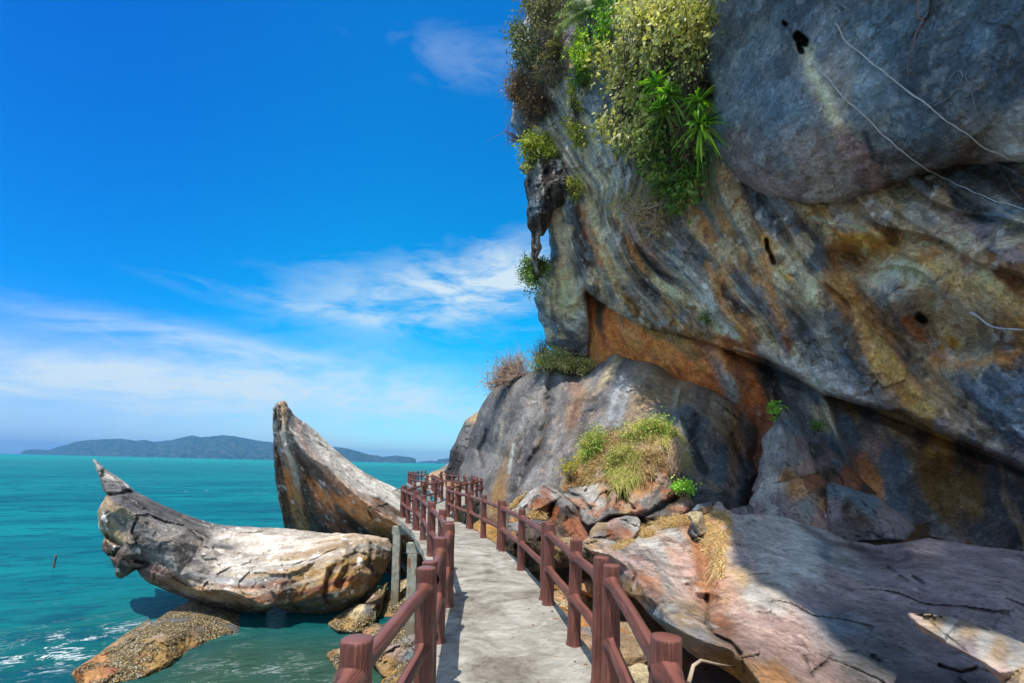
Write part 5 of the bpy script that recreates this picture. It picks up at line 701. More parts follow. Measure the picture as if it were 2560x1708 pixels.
# loose stones beside the walkway
def stone(x, y, z, r, colr, seed):
    import bmesh
    bm = bmesh.new(); bmesh.ops.create_icosphere(bm, subdivisions=5, radius=1); V = np.array([v.co[:] for v in bm.verts]); F = np.array([[v.index for v in f.verts] for f in bm.faces]); bm.free()
    rs = np.random.default_rng(seed); n = rs.normal(size=(9, 3)); n /= np.linalg.norm(n, axis=1)[:, None]; d = rs.uniform(.55, .85, 9)
    for a, b_ in zip(n, d):
        k = V @ a; V = V - np.maximum(k - b_, 0)[:, None] * a
    V = V * (1 + .10 * fbm(V * 2.5, 4, seed))[:, None] * np.array([1.25, 1, .62]) * r; a = rs.uniform(0, 6.28); c_, s_ = math.cos(a), math.sin(a); V = V @ np.array([[c_, s_, 0], [-s_, c_, 0], [0, 0, 1]])
    C = np.tile(lin(colr), (len(V), 1)) * (1 + .3 * fbm(V * 6 + seed, 4, 3))[:, None]
    o = build('stone', V, F, M_ROCK, None, {'Col': C}, True, {'Flow': V * 8}); o.location = (x, y, z); return o
rs = np.random.default_rng(5); nstone = 0
for k in range(60):
    y = rs.uniform(2.6, 9.5); x = np.interp(y, [2, 4, 6, 9], [.95, .95, .75, .2]) + rs.uniform(.05, 1.3); r = rs.uniform(.12, .34) * (1.1 if y > 5 else .8)
    z = float(zground(np.array([[x]]), np.array([[y]]))[0, 0]) + r * .22
    o = stone(x, y, z, r, [TN, OC, PK, YB, GR, CRM][k % 6], 200 + k); tag(o, 'loose angular stone among the orange rubble between walkway and ledge', 'stone', 'loose stones between walkway and ledge')
# ------------------------------------------------------------------ vegetation
VV = []; FF = []; o_ = 0
for v, f in SOLIDS:
    f = np.asarray(f); f = np.concatenate([f[:, :3], f[:, [0, 2, 3]]]) if f.shape[1] == 4 else f; VV.append(v); FF.append(f + o_); o_ += len(v)
TREE = BVHTree.FromPolygons(np.concatenate(VV).tolist(), np.concatenate(FF).tolist()); del VV, FF
def hit(x, y):
    d = unproj(x, y, 1.0) - CAM; h = TREE.ray_cast(Vector(CAM), Vector(d).normalized())
    if h[0] is None: return None, None
    n = np.array(h[1]); n = -n if n @ d > 0 else n
    return np.array(h[0]), n
def leafmat(name, trans=.35, rough=.45):
    m, t, b = newmat(name); at = t.new('ShaderNodeAttribute', attribute_name='Col').outputs['Color']
    t.put(b.inputs['Base Color'], at); b.inputs['Roughness'].default_value = rough; b.inputs['Specular IOR Level'].default_value = .35
    tr = t.new('ShaderNodeBsdfTranslucent'); t.put(tr.inputs[0], t.mix(1.0, at, (1.2, 1.25, .5), 'MULTIPLY')); mx = t.new('ShaderNodeMixShader'); mx.inputs[0].default_value = trans
    t.l.new(b.outputs[0], mx.inputs[1]); t.l.new(tr.outputs[0], mx.inputs[2]); o = [n for n in t.n if n.bl_idname == 'ShaderNodeOutputMaterial'][0]; t.l.new(mx.outputs[0], o.inputs[0]); return m
ML = leafmat('leaf'); MG = leafmat('dry_grass', .25, .8)
mt, t, b = newmat('bark'); g = t.new('ShaderNodeNewGeometry').outputs['Position']; fl = t.new('ShaderNodeAttribute', attribute_name='Col').outputs['Color']
t.put(b.inputs['Base Color'], t.mix(t.noise(g, 12, 4), t.mix(1.0, fl, (.5, .5, .5), 'MULTIPLY'), t.mix(1.0, fl, (1.5, 1.5, 1.5), 'MULTIPLY'))); b.inputs['Roughness'].default_value = .85
def unit(v): return v / (np.linalg.norm(v, axis=-1, keepdims=True) + 1e-9)
def leaves(name, C, D, size, aspect, cols, mat, parent, rs, fold=.18):
    """one diamond leaf per centre, folded along its midrib"""
    n = len(C); D = unit(D); r = unit(np.cross(D, unit(rs.normal(size=(n, 3))))); u = np.cross(r, D); s = (size * rs.uniform(.4, 1.35, n))[:, None]
    b = C - D * s * .5; tip = C + D * s * .5 - u * s * .12; l = C - D * s * .06 + r * s * aspect + u * s * fold * aspect; q = C - D * s * .06 - r * s * aspect + u * s * fold * aspect
    V = np.stack([b, q, tip, l], 1).reshape(-1, 3); i = np.arange(n)[:, None] * 4; F = np.concatenate([i + [0, 1, 2], i + [0, 2, 3]])
    return build(name, V, F, mat, parent, {'Col': np.repeat(cols, 4, 0)}, True)
def tubes(name, lst, mat, parent, col, sides=5):
    P = [tube(p, r, sides, False) for p, r in lst]; V, F, fl = join(P)
    return build(name, V, F, mat, parent, {'Col': np.tile(lin(col), (len(V), 1))}, True)
def bez(a, b, sag, rs, n=7, jit=.06):
    s = np.linspace(0, 1, n)[:, None]; p = a + (b - a) * s; p[:, 2] += (sag * np.sin(s * np.pi))[:, 0]
    return p + rs.normal(0, jit, (n, 3)) * np.sin(s * np.pi) * np.linalg.norm(b - a) ** .5
def samp(poly, n, rs):
    poly = np.asarray(poly, float); lo, hi = poly.min(0), poly.max(0); out = np.zeros((0, 2))
    while len(out) < n:
        q = rs.uniform(lo, hi, (n * 3, 2)); out = np.vstack([out, q[inpoly(q[:, 0], q[:, 1], poly)]])
    return out[:n]
def pal(cols, n, rs, var=.25):
    c = np.array([lin(k) for k in cols])[rs.integers(0, len(cols), n)]; return np.clip(c * 1.35 * (1 + rs.uniform(-var, var, (n, 1))), 0, .85)
def bush(name, label, cat, poly, depth, nclump, per, rad, size, cols, roots, seed, twig=(96, 82, 66), twr=.012, aspect=.28, droop=.6, thick=.6, group=None, twigs=1.0, leafless=0, offset=None):
    rs = np.random.default_rng(seed); q = samp(poly, nclump, rs)
    if np.isscalar(depth): D = np.full(nclump, depth * 1.0)
    elif depth is None:
        D = []
        for x, y in q:
            P, N = hit(x, y); D.append(P[1] if P is not None else np.nan)
        D = np.array(D); D = np.where(np.isnan(D), np.nanmedian(D), D) - (offset or .25)
    else: D = tps(q[:, 0], q[:, 1], depth)
    C = unproj(q[:, 0], q[:, 1], D + rs.normal(0, thick, nclump) * .5); R0 = [unproj(x, y, d) for x, y, d in roots]
    base = R0[0]; root = thing(name, tuple(base), label=label, cat=cat, group=group)
    def rel(o): o.parent = root; o.matrix_parent_inverse = Matrix.Translation(-Vector(base)); return o
    cb = pal(cols, nclump, rs, .12); n = nclump * per; ci = np.repeat(np.arange(nclump), per)
    off = rs.normal(0, 1, (n, 3)) * rad * (rs.uniform(.55, 1.3, nclump)[ci])[:, None] * np.array([1, 1, .8]); P = C[ci] + off
    dr = unit(off) * .7 + rs.normal(0, .6, (n, 3)) + np.array([0, 0, -droop]); cc = cb[ci] * .6 + pal(cols, n, rs) * .4
    keep = rs.uniform(size=n) > leafless; rel(leaves('foliage', P[keep], dr[keep], size, aspect, cc[keep], ML, None, rs))
    L = []; k = max(3, int(nclump * twigs)); rs2 = np.random.default_rng(seed + 1)
    for j in range(k):
        r0 = R0[rs2.integers(len(R0))]; c = C[j % nclump]; p = bez(r0, c, -.1, rs2, 8, .05); L.append((p, np.linspace(twr * 2.2, twr * .5, 8)))
        for _ in range(3): e = p[rs2.integers(4, 8)]; L.append((bez(e, e + rs2.normal(0, rad * 1.5, 3) + [0, 0, rad * .5], 0, rs2, 4, .03), np.linspace(twr * .7, twr * .3, 4)))
    rel(tubes('branch', L, mt, None, twig, 4)); return root
def poly3(*p): return c3(p)
YG = [(196, 188, 128), (164, 162, 88), (214, 204, 152), (130, 136, 66), (98, 112, 48)]
DGN = [(66, 104, 36), (88, 126, 44), (46, 82, 30), (120, 138, 60)]
BGN = [(106, 160, 38), (134, 180, 48), (80, 134, 34), (160, 186, 66)]
OLD = [(92, 98, 58), (120, 118, 76), (70, 82, 46), (134, 122, 84), (84, 76, 58)]
BRN = [(112, 88, 64), (132, 104, 72), (96, 84, 58), (148, 112, 74), (88, 92, 54)]
dol = [(1450, 0, 14.6), (1500, 150, 15.8), (1500, 330, 16.2), (1600, 100, 13.8), (1600, 400, 15.0), (1650, 500, 15.3), (1740, 100, 12.7), (1745, 350, 13.2), (1700, 450, 13.8)]
bush('tree', 'big olive-leaved tree hanging down the cliff beside the smooth grey bulge', 'tree', poly3((1060, -60), (1000, 60), (990, 150), (1090, 240), (1060, 320), (920, 340), (760, 370), (750, 430), (860, 480), (900, 560), (960, 650), (1010, 720), (880, 770), (830, 850), (820, 960), (930, 980), (960, 1060), (1120, 1080), (1190, 1000), (1200, 800), (1230, 620), (1400, 560), (1560, 560), (1540, 300), (1580, 200), (1620, -60)), dol, 300, 34, .24, .17, YG, [(1735, 470, 14.2), (1700, 200, 13.8), (1560, 260, 15.5)], 301, twr=.016, thick=1.2)
bush('shrub', 'dense green leafy shrub below the spiky plants on the cliff', 'shrub', poly3((1130, 950), (1200, 780), (1300, 780), (1450, 950), (1560, 1000), (1600, 1080), (1540, 1200), (1500, 1360), (1400, 1400), (1350, 1470), (1330, 1380), (1250, 1340), (1180, 1240), (1140, 1120)), [(1620, 330, 14.9), (1660, 440, 15.2), (1740, 330, 13.6), (1740, 440, 14.0), (1690, 500, 14.8)], 130, 48, .22, .17, DGN + [(130, 150, 60)], [(1755, 450, 14.4)], 302, thick=.9, twr=.02, twig=(120, 84, 60))
def rosette(name, label, x, y, d, n, L, wd, cols, seed, up=(-.2, -.4, .9), stem=None, group=None):
    rs = np.random.default_rng(seed); c = unproj(x, y, d); root = thing(name, tuple(c), label=label, cat='plant', group=group); up = unit(np.array(up, float)); V = []; F = []; C = []; o = 0
    for k in range(n):
        dr = unit(unit(rs.normal(size=3)) + up * .55); s = np.linspace(0, 1, 8)[:, None]; l = L * rs.uniform(.7, 1.15); p = dr * s * l; p[:, 2] -= (s[:, 0] ** 2.2) * l * rs.uniform(.35, .75)
        t_ = unit(np.gradient(p, axis=0)); sd = unit(np.cross(t_, [0, 0, 1.0])); ww = wd * (np.sin(np.clip(s * 2.6 + .45, 0, np.pi)) ** .7) * .5 + .001
        for q in (p + sd * ww + [0, 0, 0], p - [0, 0, wd * .12], p - sd * ww): V.append(q)
        i = np.arange(7); F.append(np.concatenate([np.stack([o + i, o + i + 1, o + i + 9, o + i + 8], -1), np.stack([o + 8 + i, o + i + 9, o + i + 17, o + i + 16], -1)])); o += 24
        C.append(np.repeat(pal(cols, 1, rs), 24, 0))
    build('leaves', np.concatenate(V), np.concatenate(F), ML, root, {'Col': np.concatenate(C)})
    if stem: e = unproj(*stem) - c; tubes('stem', [(bez(np.zeros(3), e, -.05, rs, 6, .02), np.linspace(.04, .06, 6))], mt, root, (128, 108, 82), 8)
    return root
rosette('spiky_plant', 'bright strap-leaved plant, larger left one of the pair beside the bulge', *c3([(1320, 670)])[0], 12.5, 55, .62, .05, BGN[:2] + DGN[:2], 311, stem=(*c3([(1470, 870)])[0], 13.1))
rosette('spiky_plant', 'bright strap-leaved plant, right one of the pair touching the bulge', *c3([(1530, 720)])[0], 12.2, 55, .62, .05, BGN[:2] + DGN[:2], 312, stem=(*c3([(1590, 930)])[0], 12.9))
rosette('spiky_plant', 'darker strap-leaved rosette hanging under the two bright spiky plants', *c3([(1290, 800)])[0], 12.9, 40, .8, .07, DGN, 313)
rosette('spiky_plant', 'drooping strap-leaved rosette low against the edge of the bulge', *c3([(1540, 900)])[0], 12.3, 55, .8, .07, BGN + DGN, 314, up=(0, -.5, .4))
rosette('spiky_plant', 'upright fan of strap leaves above the two bright spiky plants', *c3([(1240, 580)])[0], 12.8, 30, .7, .06, BGN, 315)
def frondplant(label, x, y, d, n, L, seed, cols, stem=None, lean=(-.6, -.3, .3)):
    rs = np.random.default_rng(seed); c = unproj(x, y, d); root = thing('cycad', tuple(c), label=label, cat='plant'); P = []; D = []; T = []
    for k in range(n):
        dr = unit(unit(rs.normal(size=3)) * np.array([1, 1, .6]) + np.array(lean)); s = np.linspace(.08, 1, 34)[:, None]; p = dr * s * L * rs.uniform(.8, 1.1); p[:, 2] -= s[:, 0] ** 2 * L * .4; t_ = unit(np.gradient(p, axis=0)); sd = unit(np.cross(t_, [0, 0, 1.0])); T.append((p[::4], .012))
        for sg in (-1, 1): l = .26 * np.sin(np.clip(s * 2.8, .3, 3)); dd = unit(sd * sg + t_ * .5 - [0, 0, .2]); P.append(p + dd * l * .5); D.append(dd)
    leaves('fronds', np.concatenate(P), np.concatenate(D), .27, .07, pal(cols, sum(map(len, P)), rs), ML, root, rs, 0); tubes('rib', T, mt, root, (120, 120, 70), 4)
    if stem: e = unproj(*stem) - c; tubes('trunk', [(bez(np.zeros(3), e, -.12, rs, 8, .02), np.linspace(.07, .11, 8))], mt, root, (170, 150, 126), 10)
frondplant('silvery feather-fronded cycad at the top edge of the picture among green shrubs', *c3([(800, 90)])[0], 16.6, 20, 1.5, 321, [(120, 138, 108), (96, 120, 74), (150, 160, 140)], (*c3([(790, 230)])[0], 17))
frondplant('dull-fronded cycad on a leaning pale trunk, upper left of the cliff', *c3([(570, 385)])[0], 18.2, 16, 1.2, 322, [(104, 104, 60), (124, 116, 70), (86, 92, 48)], (*c3([(705, 635)])[0], 18.2), lean=(-.2, -.2, .1))
bush('shrub', 'bright green shrub at the top edge between cycad and olive tree', 'shrub', poly3((830, 20), (870, -60), (1020, -60), (1060, 40), (1000, 160), (960, 260), (880, 330), (820, 300), (850, 180)), 15.9, 75, 40, .2, .15, BGN + DGN, [(1500, 110, 16.6)], 303, thick=.8)
bush('shrub', 'bright yellow-green shrub just below the silvery cycad', 'shrub', poly3((670, 290), (720, 240), (790, 260), (820, 330), (790, 420), (730, 460), (680, 420), (655, 350)), 16.9, 36, 46, .17, .13, [(150, 180, 40), (176, 196, 60), (110, 150, 36)], [(1465, 160, 17.4)], 304)
bush('shrub', 'feathery green shrub below the yellow-green one, above the scree notch', 'shrub', poly3((680, 450), (780, 470), (780, 540), (740, 590), (690, 580)), 17.2, 24, 40, .16, .13, DGN, [(1455, 215, 17.5)], 305)
bush('shrub', 'tall dull olive shrub on the cliff skyline, topmost on the left', 'shrub', poly3((310, -60), (290, 40), (340, 110), (380, 190), (440, 240), (540, 230), (620, 120), (720, 100), (700, -60)), 18.4, 150, 40, .22, .12, OLD, [(1380, 110, 19), (1440, 80, 18.6)], 306, twig=(120, 112, 100), thick=1.0)
bush('shrub', 'dark green-leaved shrub jutting from the skyline below the tall olive one', 'shrub', poly3((215, 195), (270, 175), (330, 190), (350, 260), (430, 290), (450, 390), (380, 470), (290, 440), (240, 380), (270, 310), (225, 240)), 19.2, 85, 40, .2, .12, [(76, 92, 62), (104, 116, 84), (128, 132, 100), (60, 76, 46)], [(1340, 180, 19.8)], 307, twig=(120, 110, 96), thick=.8)
bush('dry_shrub', 'grey twiggy half-bare shrub spreading across the upper left cliff', 'shrub', poly3((430, 230), (560, 200), (640, 260), (660, 380), (620, 470), (500, 540), (420, 560), (380, 480), (420, 380)), 18.5, 90, 18, .26, .1, OLD + BRN, [(1390, 220, 19), (1410, 120, 18.8)], 308, twig=(140, 128, 112), twigs=2.0, thick=.8)
bush('dry_shrub', 'brown dry shrub at the leftmost tip of the cliff skyline', 'shrub', poly3((180, 600), (230, 480), (290, 440), (350, 520), (330, 600), (280, 680), (240, 740), (190, 770), (205, 690)), 20.2, 60, 26, .2, .1, BRN, [(1300, 250, 20.6)], 309, twig=(124, 92, 72), twigs=1.6, thick=.6)
bush('dry_shrub', 'dark reddish-brown brush covering the ledge under the skyline shrubs', 'shrub', poly3((240, 680), (300, 560), (420, 550), (560, 560), (600, 640), (540, 740), (440, 820), (330, 860), (270, 800)), 19.6, 110, 30, .22, .09, [(86, 66, 48), (104, 78, 54), (74, 70, 44), (120, 92, 60)], [(1340, 260, 20), (1390, 240, 19.6)], 310, twig=(110, 84, 66), twigs=1.6, thick=.6)
bush('shrub', 'yellow-green shrub alone on the dark cliff edge, left of the streaked rock', 'shrub', poly3((300, 1010), (350, 950), (400, 930), (470, 940), (490, 1000), (560, 1030), (540, 1080), (430, 1110), (370, 1130), (330, 1190), (290, 1190), (320, 1100)), 19.4, 60, 46, .18, .12, [(140, 150, 40), (170, 176, 64), (108, 124, 40)], [(1330, 420, 20)], 331)
bush('dry_shrub', 'bare leafless twigs sticking out over the sky from the cliff edge', 'shrub', poly3((150, 900), (290, 890), (290, 1010), (190, 1010)), 20.4, 16, 3, .2, .06, BRN, [(1306, 345, 20.6)], 332, twig=(130, 92, 84), twigs=1.6)
bush('climbing_plant', 'narrow column of yellowish leaves climbing the dark cliff, upper one', 'plant', poly3((620, 570), (680, 560), (700, 650), (720, 760), (640, 790), (630, 860), (700, 900), (730, 1000), (680, 1030), (650, 960), (610, 860), (640, 760), (620, 680)), 18.0, 60, 34, .14, .11, [(140, 146, 50), (112, 124, 46), (164, 160, 70)], [(1440, 290, 18.2)], 333)
bush('climbing_plant', 'sparse sprig of yellow leaves low on the dark streaked cliff', 'plant', poly3((570, 1290), (640, 1260), (700, 1200), (715, 1300), (690, 1380), (630, 1440), (580, 1440), (660, 1380), (650, 1320)), 18.8, 26, 22, .12, .1, [(160, 164, 50), (180, 176, 80)], [(1440, 470, 19)], 334)
bush('dry_shrub', 'pale dry twigs and green sprigs on the sunlit ledge below the olive tree', 'shrub', c4([(740, 300), (780, 210), (860, 200), (940, 190), (1030, 170), (1090, 260), (1080, 420), (1020, 560), (930, 520), (880, 430), (820, 400)]), None, 75, 22, .2, .1, [(150, 160, 76), (170, 140, 100), (190, 160, 120), (110, 130, 60)], [(1640, 560, 15.9), (1600, 520, 16)], 335, twig=(186, 160, 134), twigs=1.8)
bush('shrub', 'green shrub growing behind the tip of the hanging stalactite', 'shrub', c4([(140, 700), (160, 640), (210, 650), (310, 660), (320, 700), (290, 740), (260, 800), (240, 880), (215, 880), (210, 800), (150, 800)]), 21.4, 60, 46, .2, .12, DGN + [(130, 150, 60)], [(1345, 690, 22.2)], 336)
bush('dry_shrub', 'leafless twiggy shrub on the left shoulder of the huge grey boulder', 'shrub', c7([(360, 370), (370, 290), (430, 240), (470, 170), (560, 130), (640, 110), (700, 180), (700, 240), (600, 300), (480, 340), (400, 400)]), 25.5, 80, 12, .34, .11, [(176, 156, 110), (150, 150, 86), (160, 130, 104)], [(1250, 950, 25.8), (1290, 940, 25)], 337, twig=(170, 144, 130), twigs=2.5, thick=.6)
bush('dry_shrub', 'thin bare mauve-brown shrub rising highest behind the boulder top', 'shrub', c7([(720, 80), (780, 10), (840, -10), (850, 80), (800, 180), (730, 170)]), 25, 26, 8, .26, .08, BRN, [(1350, 915, 25)], 338, twig=(140, 108, 104), twigs=2.5)
bush('shrub', 'olive-green shrub along the top of the huge grey boulder under the cliff', 'shrub', c7([(700, 240), (760, 170), (830, 110), (880, 60), (960, 100), (1040, 140), (1100, 170), (1180, 170), (1200, 210), (1130, 250), (1020, 230), (900, 205), (800, 215)]), [(1320, 920, 24), (1400, 900, 23), (1480, 920, 22.5), (1380, 870, 24)], 110, 42, .22, .12, [(150, 150, 80), (176, 168, 104), (112, 126, 56), (190, 176, 122)], [(1380, 925, 23.6), (1440, 932, 23.2)], 339, thick=.6)
bush('plant', 'small green plant on the tip of the upright pointed rock', 'plant', c6([(550, 870), (570, 850), (590, 870), (580, 940), (562, 965), (552, 920)]), 12.4, 14, 30, .07, .07, BGN[:3], [(1938, 1040, 12.5)], 341, twr=.006)
bush('plant', 'tiny green sprig low in the cave mouth behind the pointed rock', 'plant', c6([(815, 980), (840, 975), (850, 1010), (820, 1020)]), 13.2, 10, 26, .08, .07, DGN, [(2045, 1070, 13.5)], 342, twr=.006)
bush('plant', 'small bright green plant at the lit edge right of the grass mound', 'plant', ck([(1710, 30), (1760, 60), (1830, 20), (1870, 70), (1860, 110), (1800, 120), (1740, 100)]), 12.0, 22, 34, .09, .08, [(120, 180, 50), (90, 160, 40), (150, 196, 70)], [(1708, 1232, 12.1)], 343, twr=.006)
bush('plant', 'small green clump clinging under the streaked overhang', 'plant', c4([(1310, 1000), (1340, 1010), (1380, 1060), (1350, 1060)]), None, 8, 22, .12, .1, DGN, [(1770, 800, 17.6)], 344, twr=.006, offset=.2)
bush('plant', 'yellow-leaved sprig beside the left foot of the grass mound', 'plant', c7([(945, 990), (1000, 950), (1060, 930), (1100, 960), (1080, 1010), (1010, 1050), (960, 1030)]), 13.4, 20, 18, .12, .09, [(176, 160, 60), (140, 136, 50)], [(1430, 1200, 13.6)], 345, twr=.006)
# grass mound on the broken boulder
def grass(name, label, poly, n, L, cols, seed, down=.5, kind='stuff', width=.010, normal=.5, wind=(-.1, -.2, 0), cat=None, curl=1.0, lift=.0):
    rs = np.random.default_rng(seed); q = samp(poly, n * 2, rs); cl = fbm(np.c_[q / 22, np.zeros(len(q))], 3, seed); q = q[np.argsort(-cl + rs.uniform(0, .7, len(q)))][:n]; V = []; C = []; ok = []
    P = []; N = []
    for x, y in q:
        p, nn = hit(x, y)
        if p is not None: P.append(p); N.append(nn)
    P = np.array(P); N = np.array(N); m = len(P); med = np.median(P[:, 1]); s = abs(P[:, 1] - med) < 2.0; P = P[s]; N = N[s]; m = len(P)
    d = unit(N * normal + rs.normal(0, .45, (m, 3)) + np.array([0, 0, .5]) + np.array(wind)); l = (L * rs.uniform(.5, 1.3, m))[:, None]
    S_ = np.linspace(0, 1, 5); pts = [P + d * l * k + np.array([0, 0, -1.0]) * l * (k ** 2) * down * curl + [0, 0, lift] for k in S_]; sd = unit(np.cross(d, rs.normal(size=(m, 3)))); 
    for k, p in enumerate(pts): w_ = width * (1 - .85 * S_[k]); V += [p - sd * w_, p + sd * w_]
    V = np.stack(V, 1); i = np.arange(m)[:, None] * 10; F = np.concatenate([i + [2 * k, 2 * k + 1, 2 * k + 3, 2 * k + 2] for k in range(4)]); cc = np.repeat(pal(cols, m, rs, .3), 10, 0)
    if kind == 'stuff': return tag(build(name, V.reshape(-1, 3), F, MG, None, {'Col': cc}), kind='stuff')
    c = P.mean(0); root = thing(name, tuple(c), label=label, cat=cat); build('blades', V.reshape(-1, 3) - c, F, MG, root, {'Col': cc}); return root
STR = [(186, 160, 114), (200, 176, 130), (160, 132, 92), (172, 146, 104)]
GRN = [(142, 148, 66), (166, 164, 92), (116, 132, 52), (190, 176, 116)]
grass('dry_grass', '', c7([(1180, 780), (1300, 740), (1500, 720), (1700, 780), (1760, 950), (1700, 1060), (1560, 1080), (1400, 1120), (1250, 1120), (1100, 1160), (1040, 1100), (1150, 1000), (1180, 880)]), 4200, .34, [(176, 156, 112), (156, 138, 98), (166, 136, 100), (130, 114, 78)], 351, down=.6)
grass('grass_clump', 'shaggy green and straw grass drooping over the right side of the mound', c7([(1500, 700), (1580, 640), (1700, 640), (1800, 670), (1870, 780), (1880, 900), (1850, 960), (1780, 860), (1700, 800), (1600, 780)]), 4200, .55, GRN + STR[:2], 352, down=1.0, kind=None, cat='grass', normal=.7)
grass('grass_clump', 'green grassy cushion on the left side of the mound', c7([(1095, 830), (1140, 730), (1200, 700), (1270, 700), (1260, 800), (1230, 900), (1160, 960), (1100, 940)]), 2600, .32, GRN, 353, down=.7, kind=None, cat='grass')
grass('grass_clump', 'olive grass cushion in the middle of the mound, hanging lowest', c7([(1310, 920), (1400, 860), (1520, 850), (1580, 920), (1560, 1050), (1480, 1130), (1380, 1170), (1330, 1080)]), 3000, .36, GRN + [(160, 160, 90)], 354, down=.9, kind=None, cat='grass')
bush('shrub', 'leafy green shrub crowning the top right of the grass mound', 'shrub', c7([(1410, 720), (1440, 640), (1500, 700), (1560, 640), (1700, 610), (1820, 650), (1850, 740), (1740, 790), (1600, 760), (1500, 780)]), 13.9, 60, 50, .14, .07, GRN + BGN[:1], [(1620, 1085, 14)], 355, twr=.006, thick=.4)
bush('shrub', 'small-leaved green shrub on the left top of the grass mound', 'shrub', c7([(1100, 830), (1150, 710), (1250, 690), (1300, 740), (1240, 850), (1180, 930), (1110, 920)]), 14.1, 40, 46, .13, .07, GRN + BGN[:1], [(1480, 1110, 14.2)], 356, twr=.006, thick=.3)
bush('shrub', 'fine olive shrub at the centre of the grass mound', 'shrub', c7([(1320, 900), (1420, 830), (1540, 840), (1580, 920), (1540, 1060), (1440, 1110), (1350, 1060)]), 12.9, 60, 46, .14, .06, GRN, [(1560, 1170, 13.2)], 357, twr=.006, thick=.3)
bush('dry_shrub', 'tangle of pale dry runners hanging off the right side of the mound', 'shrub', c7([(1760, 880), (1880, 860), (1890, 1000), (1860, 1100), (1780, 1080), (1740, 980)]), 12.9, 50, 4, .15, .06, STR, [(1690, 1090, 13.3), (1680, 1120, 13.2)], 358, twig=(176, 150, 124), twr=.006, twigs=2.5)
grass('dry_grass', '', c8([(0, 300), (60, 250), (200, 225), (300, 235), (300, 280), (150, 300), (60, 350), (0, 365)]), 2600, .26, STR, 361, width=.006)
grass('dry_grass', '', c8([(390, 240), (430, 200), (530, 195), (560, 240), (555, 320), (530, 350), (520, 420), (480, 470), (420, 460), (360, 400), (330, 360), (400, 340), (420, 290)]), 3600, .22, STR, 362, width=.006, down=.9)
grass('dry_grass', '', c8([(470, 440), (520, 440), (510, 560), (490, 630), (460, 560)]), 520, .4, STR, 363, width=.006, down=1.5)
grass('dry_grass', '', c7([(560, 1300), (640, 1230), (740, 1160), (760, 1175), (660, 1260), (600, 1330), (560, 1360)]), 1300, .22, STR, 364, width=.010)
grass('dry_grass', '', c7([(700, 1370), (760, 1350), (840, 1370), (830, 1400), (720, 1400)]), 700, .16, STR, 365, width=.008)
grass('dry_grass', '', c7([(1000, 1100), (1080, 1040), (1140, 1060), (1100, 1140), (980, 1190), (940, 1170)]), 900, .18, STR + [(196, 120, 76)], 366, width=.009)
grass('dry_grass', '', ck([(1080, 660), (1150, 620), (1270, 570), (1310, 600), (1200, 680), (1120, 700)]), 600, .14, STR, 367, width=.006)
# roots and vines on the rock
def vine(label, pts, r, col, name='root', cat='root', seed=0, off=.03, step=11, wob=1.9, group=None):
    rs = np.random.default_rng(seed); pts = np.array(pts, float); d = np.r_[0, np.cumsum(np.linalg.norm(np.diff(pts, axis=0), axis=1))]; k = max(4, int(d[-1] / step)); s = np.linspace(0, d[-1], k); q = np.c_[np.interp(s, d, pts[:, 0]), np.interp(s, d, pts[:, 1])] + rs.normal(0, wob, (k, 2)); Pn = []
    for x, y in q:
        p, n = hit(x, y)
        if p is not None: Pn.append(p + n * off)
    Pn = np.array(Pn); 
    if len(Pn) > 6: Pn[1:-1] = .25 * Pn[:-2] + .5 * Pn[1:-1] + .25 * Pn[2:] + unit(CAM - Pn[1:-1]) * .02
    V, Fs, fl = tube(Pn, np.linspace(r, r * .55, len(Pn)) * rs.uniform(.7, 1.2, len(Pn)), 6); o = build(name, V, Fs, mt, None, {'Col': np.tile(lin(col), (len(V), 1))}); tag(o, label, cat, group); return o
WR = (186, 186, 184)
vine('upper of the two long straight pale roots crossing the grey bulge', c5([(875, 130), (895, 180), (925, 225), (1100, 370), (1400, 600), (1600, 740), (1730, 835), (1830, 870), (1935, 905)]), .017, WR, seed=1)
vine('lower of the two long pale roots, starting under the hole in the bulge', c5([(740, 350), (800, 420), (840, 450), (880, 510), (960, 590), (1040, 650), (1100, 710), (1220, 820), (1320, 900), (1430, 975), (1630, 1080), (1780, 1130), (1935, 1178)]), .018, WR, seed=2)
vine('crooked pinkish root dangling from the top edge over the bulge', c5([(1367, -20), (1366, 60), (1360, 130), (1335, 180), (1348, 235), (1310, 285), (1303, 340), (1298, 420)]), .014, (150, 112, 108), seed=3, off=.12)
vine('thin forked root making a peak above the upper long root', c5([(1400, 600), (1480, 565), (1540, 510), (1590, 440), (1560, 390), (1500, 460), (1450, 530), (1400, 595), (1320, 680)]), .007, (140, 152, 160), seed=4)
vine('thin wavy root running down from the forked peak to the lower right', c5([(1590, 435), (1620, 470), (1640, 540), (1680, 690), (1710, 730), (1730, 830), (1780, 900), (1810, 990), (1850, 1050), (1900, 1120)]), .008, (120, 132, 140), seed=5)
vine('thick white root curving out of the ochre pocket at the right edge', c6([(1770, 298), (1820, 320), (1870, 370), (1920, 392), (1990, 398), (2080, 402)]), .026, (200, 200, 204), seed=6, off=.08, wob=.5)
vine('thin pale root bending below the ochre pocket', c6([(1490, 468), (1500, 510), (1535, 518), (1560, 560), (1610, 600), (1660, 635), (1690, 690)]), .010, WR, seed=7)
vine('fine pale root winding down the middle of the overhang', c5([(520, 1170), (545, 1220), (580, 1300), (600, 1400), (650, 1490), (700, 1560), (740, 1570)]), .009, (150, 152, 152), seed=8)
vine('fine root straggling left along the lower rim of the bulge', c5([(370, 1060), (420, 1080), (470, 1110), (520, 1130), (560, 1150)]), .009, (150, 146, 138), seed=9)
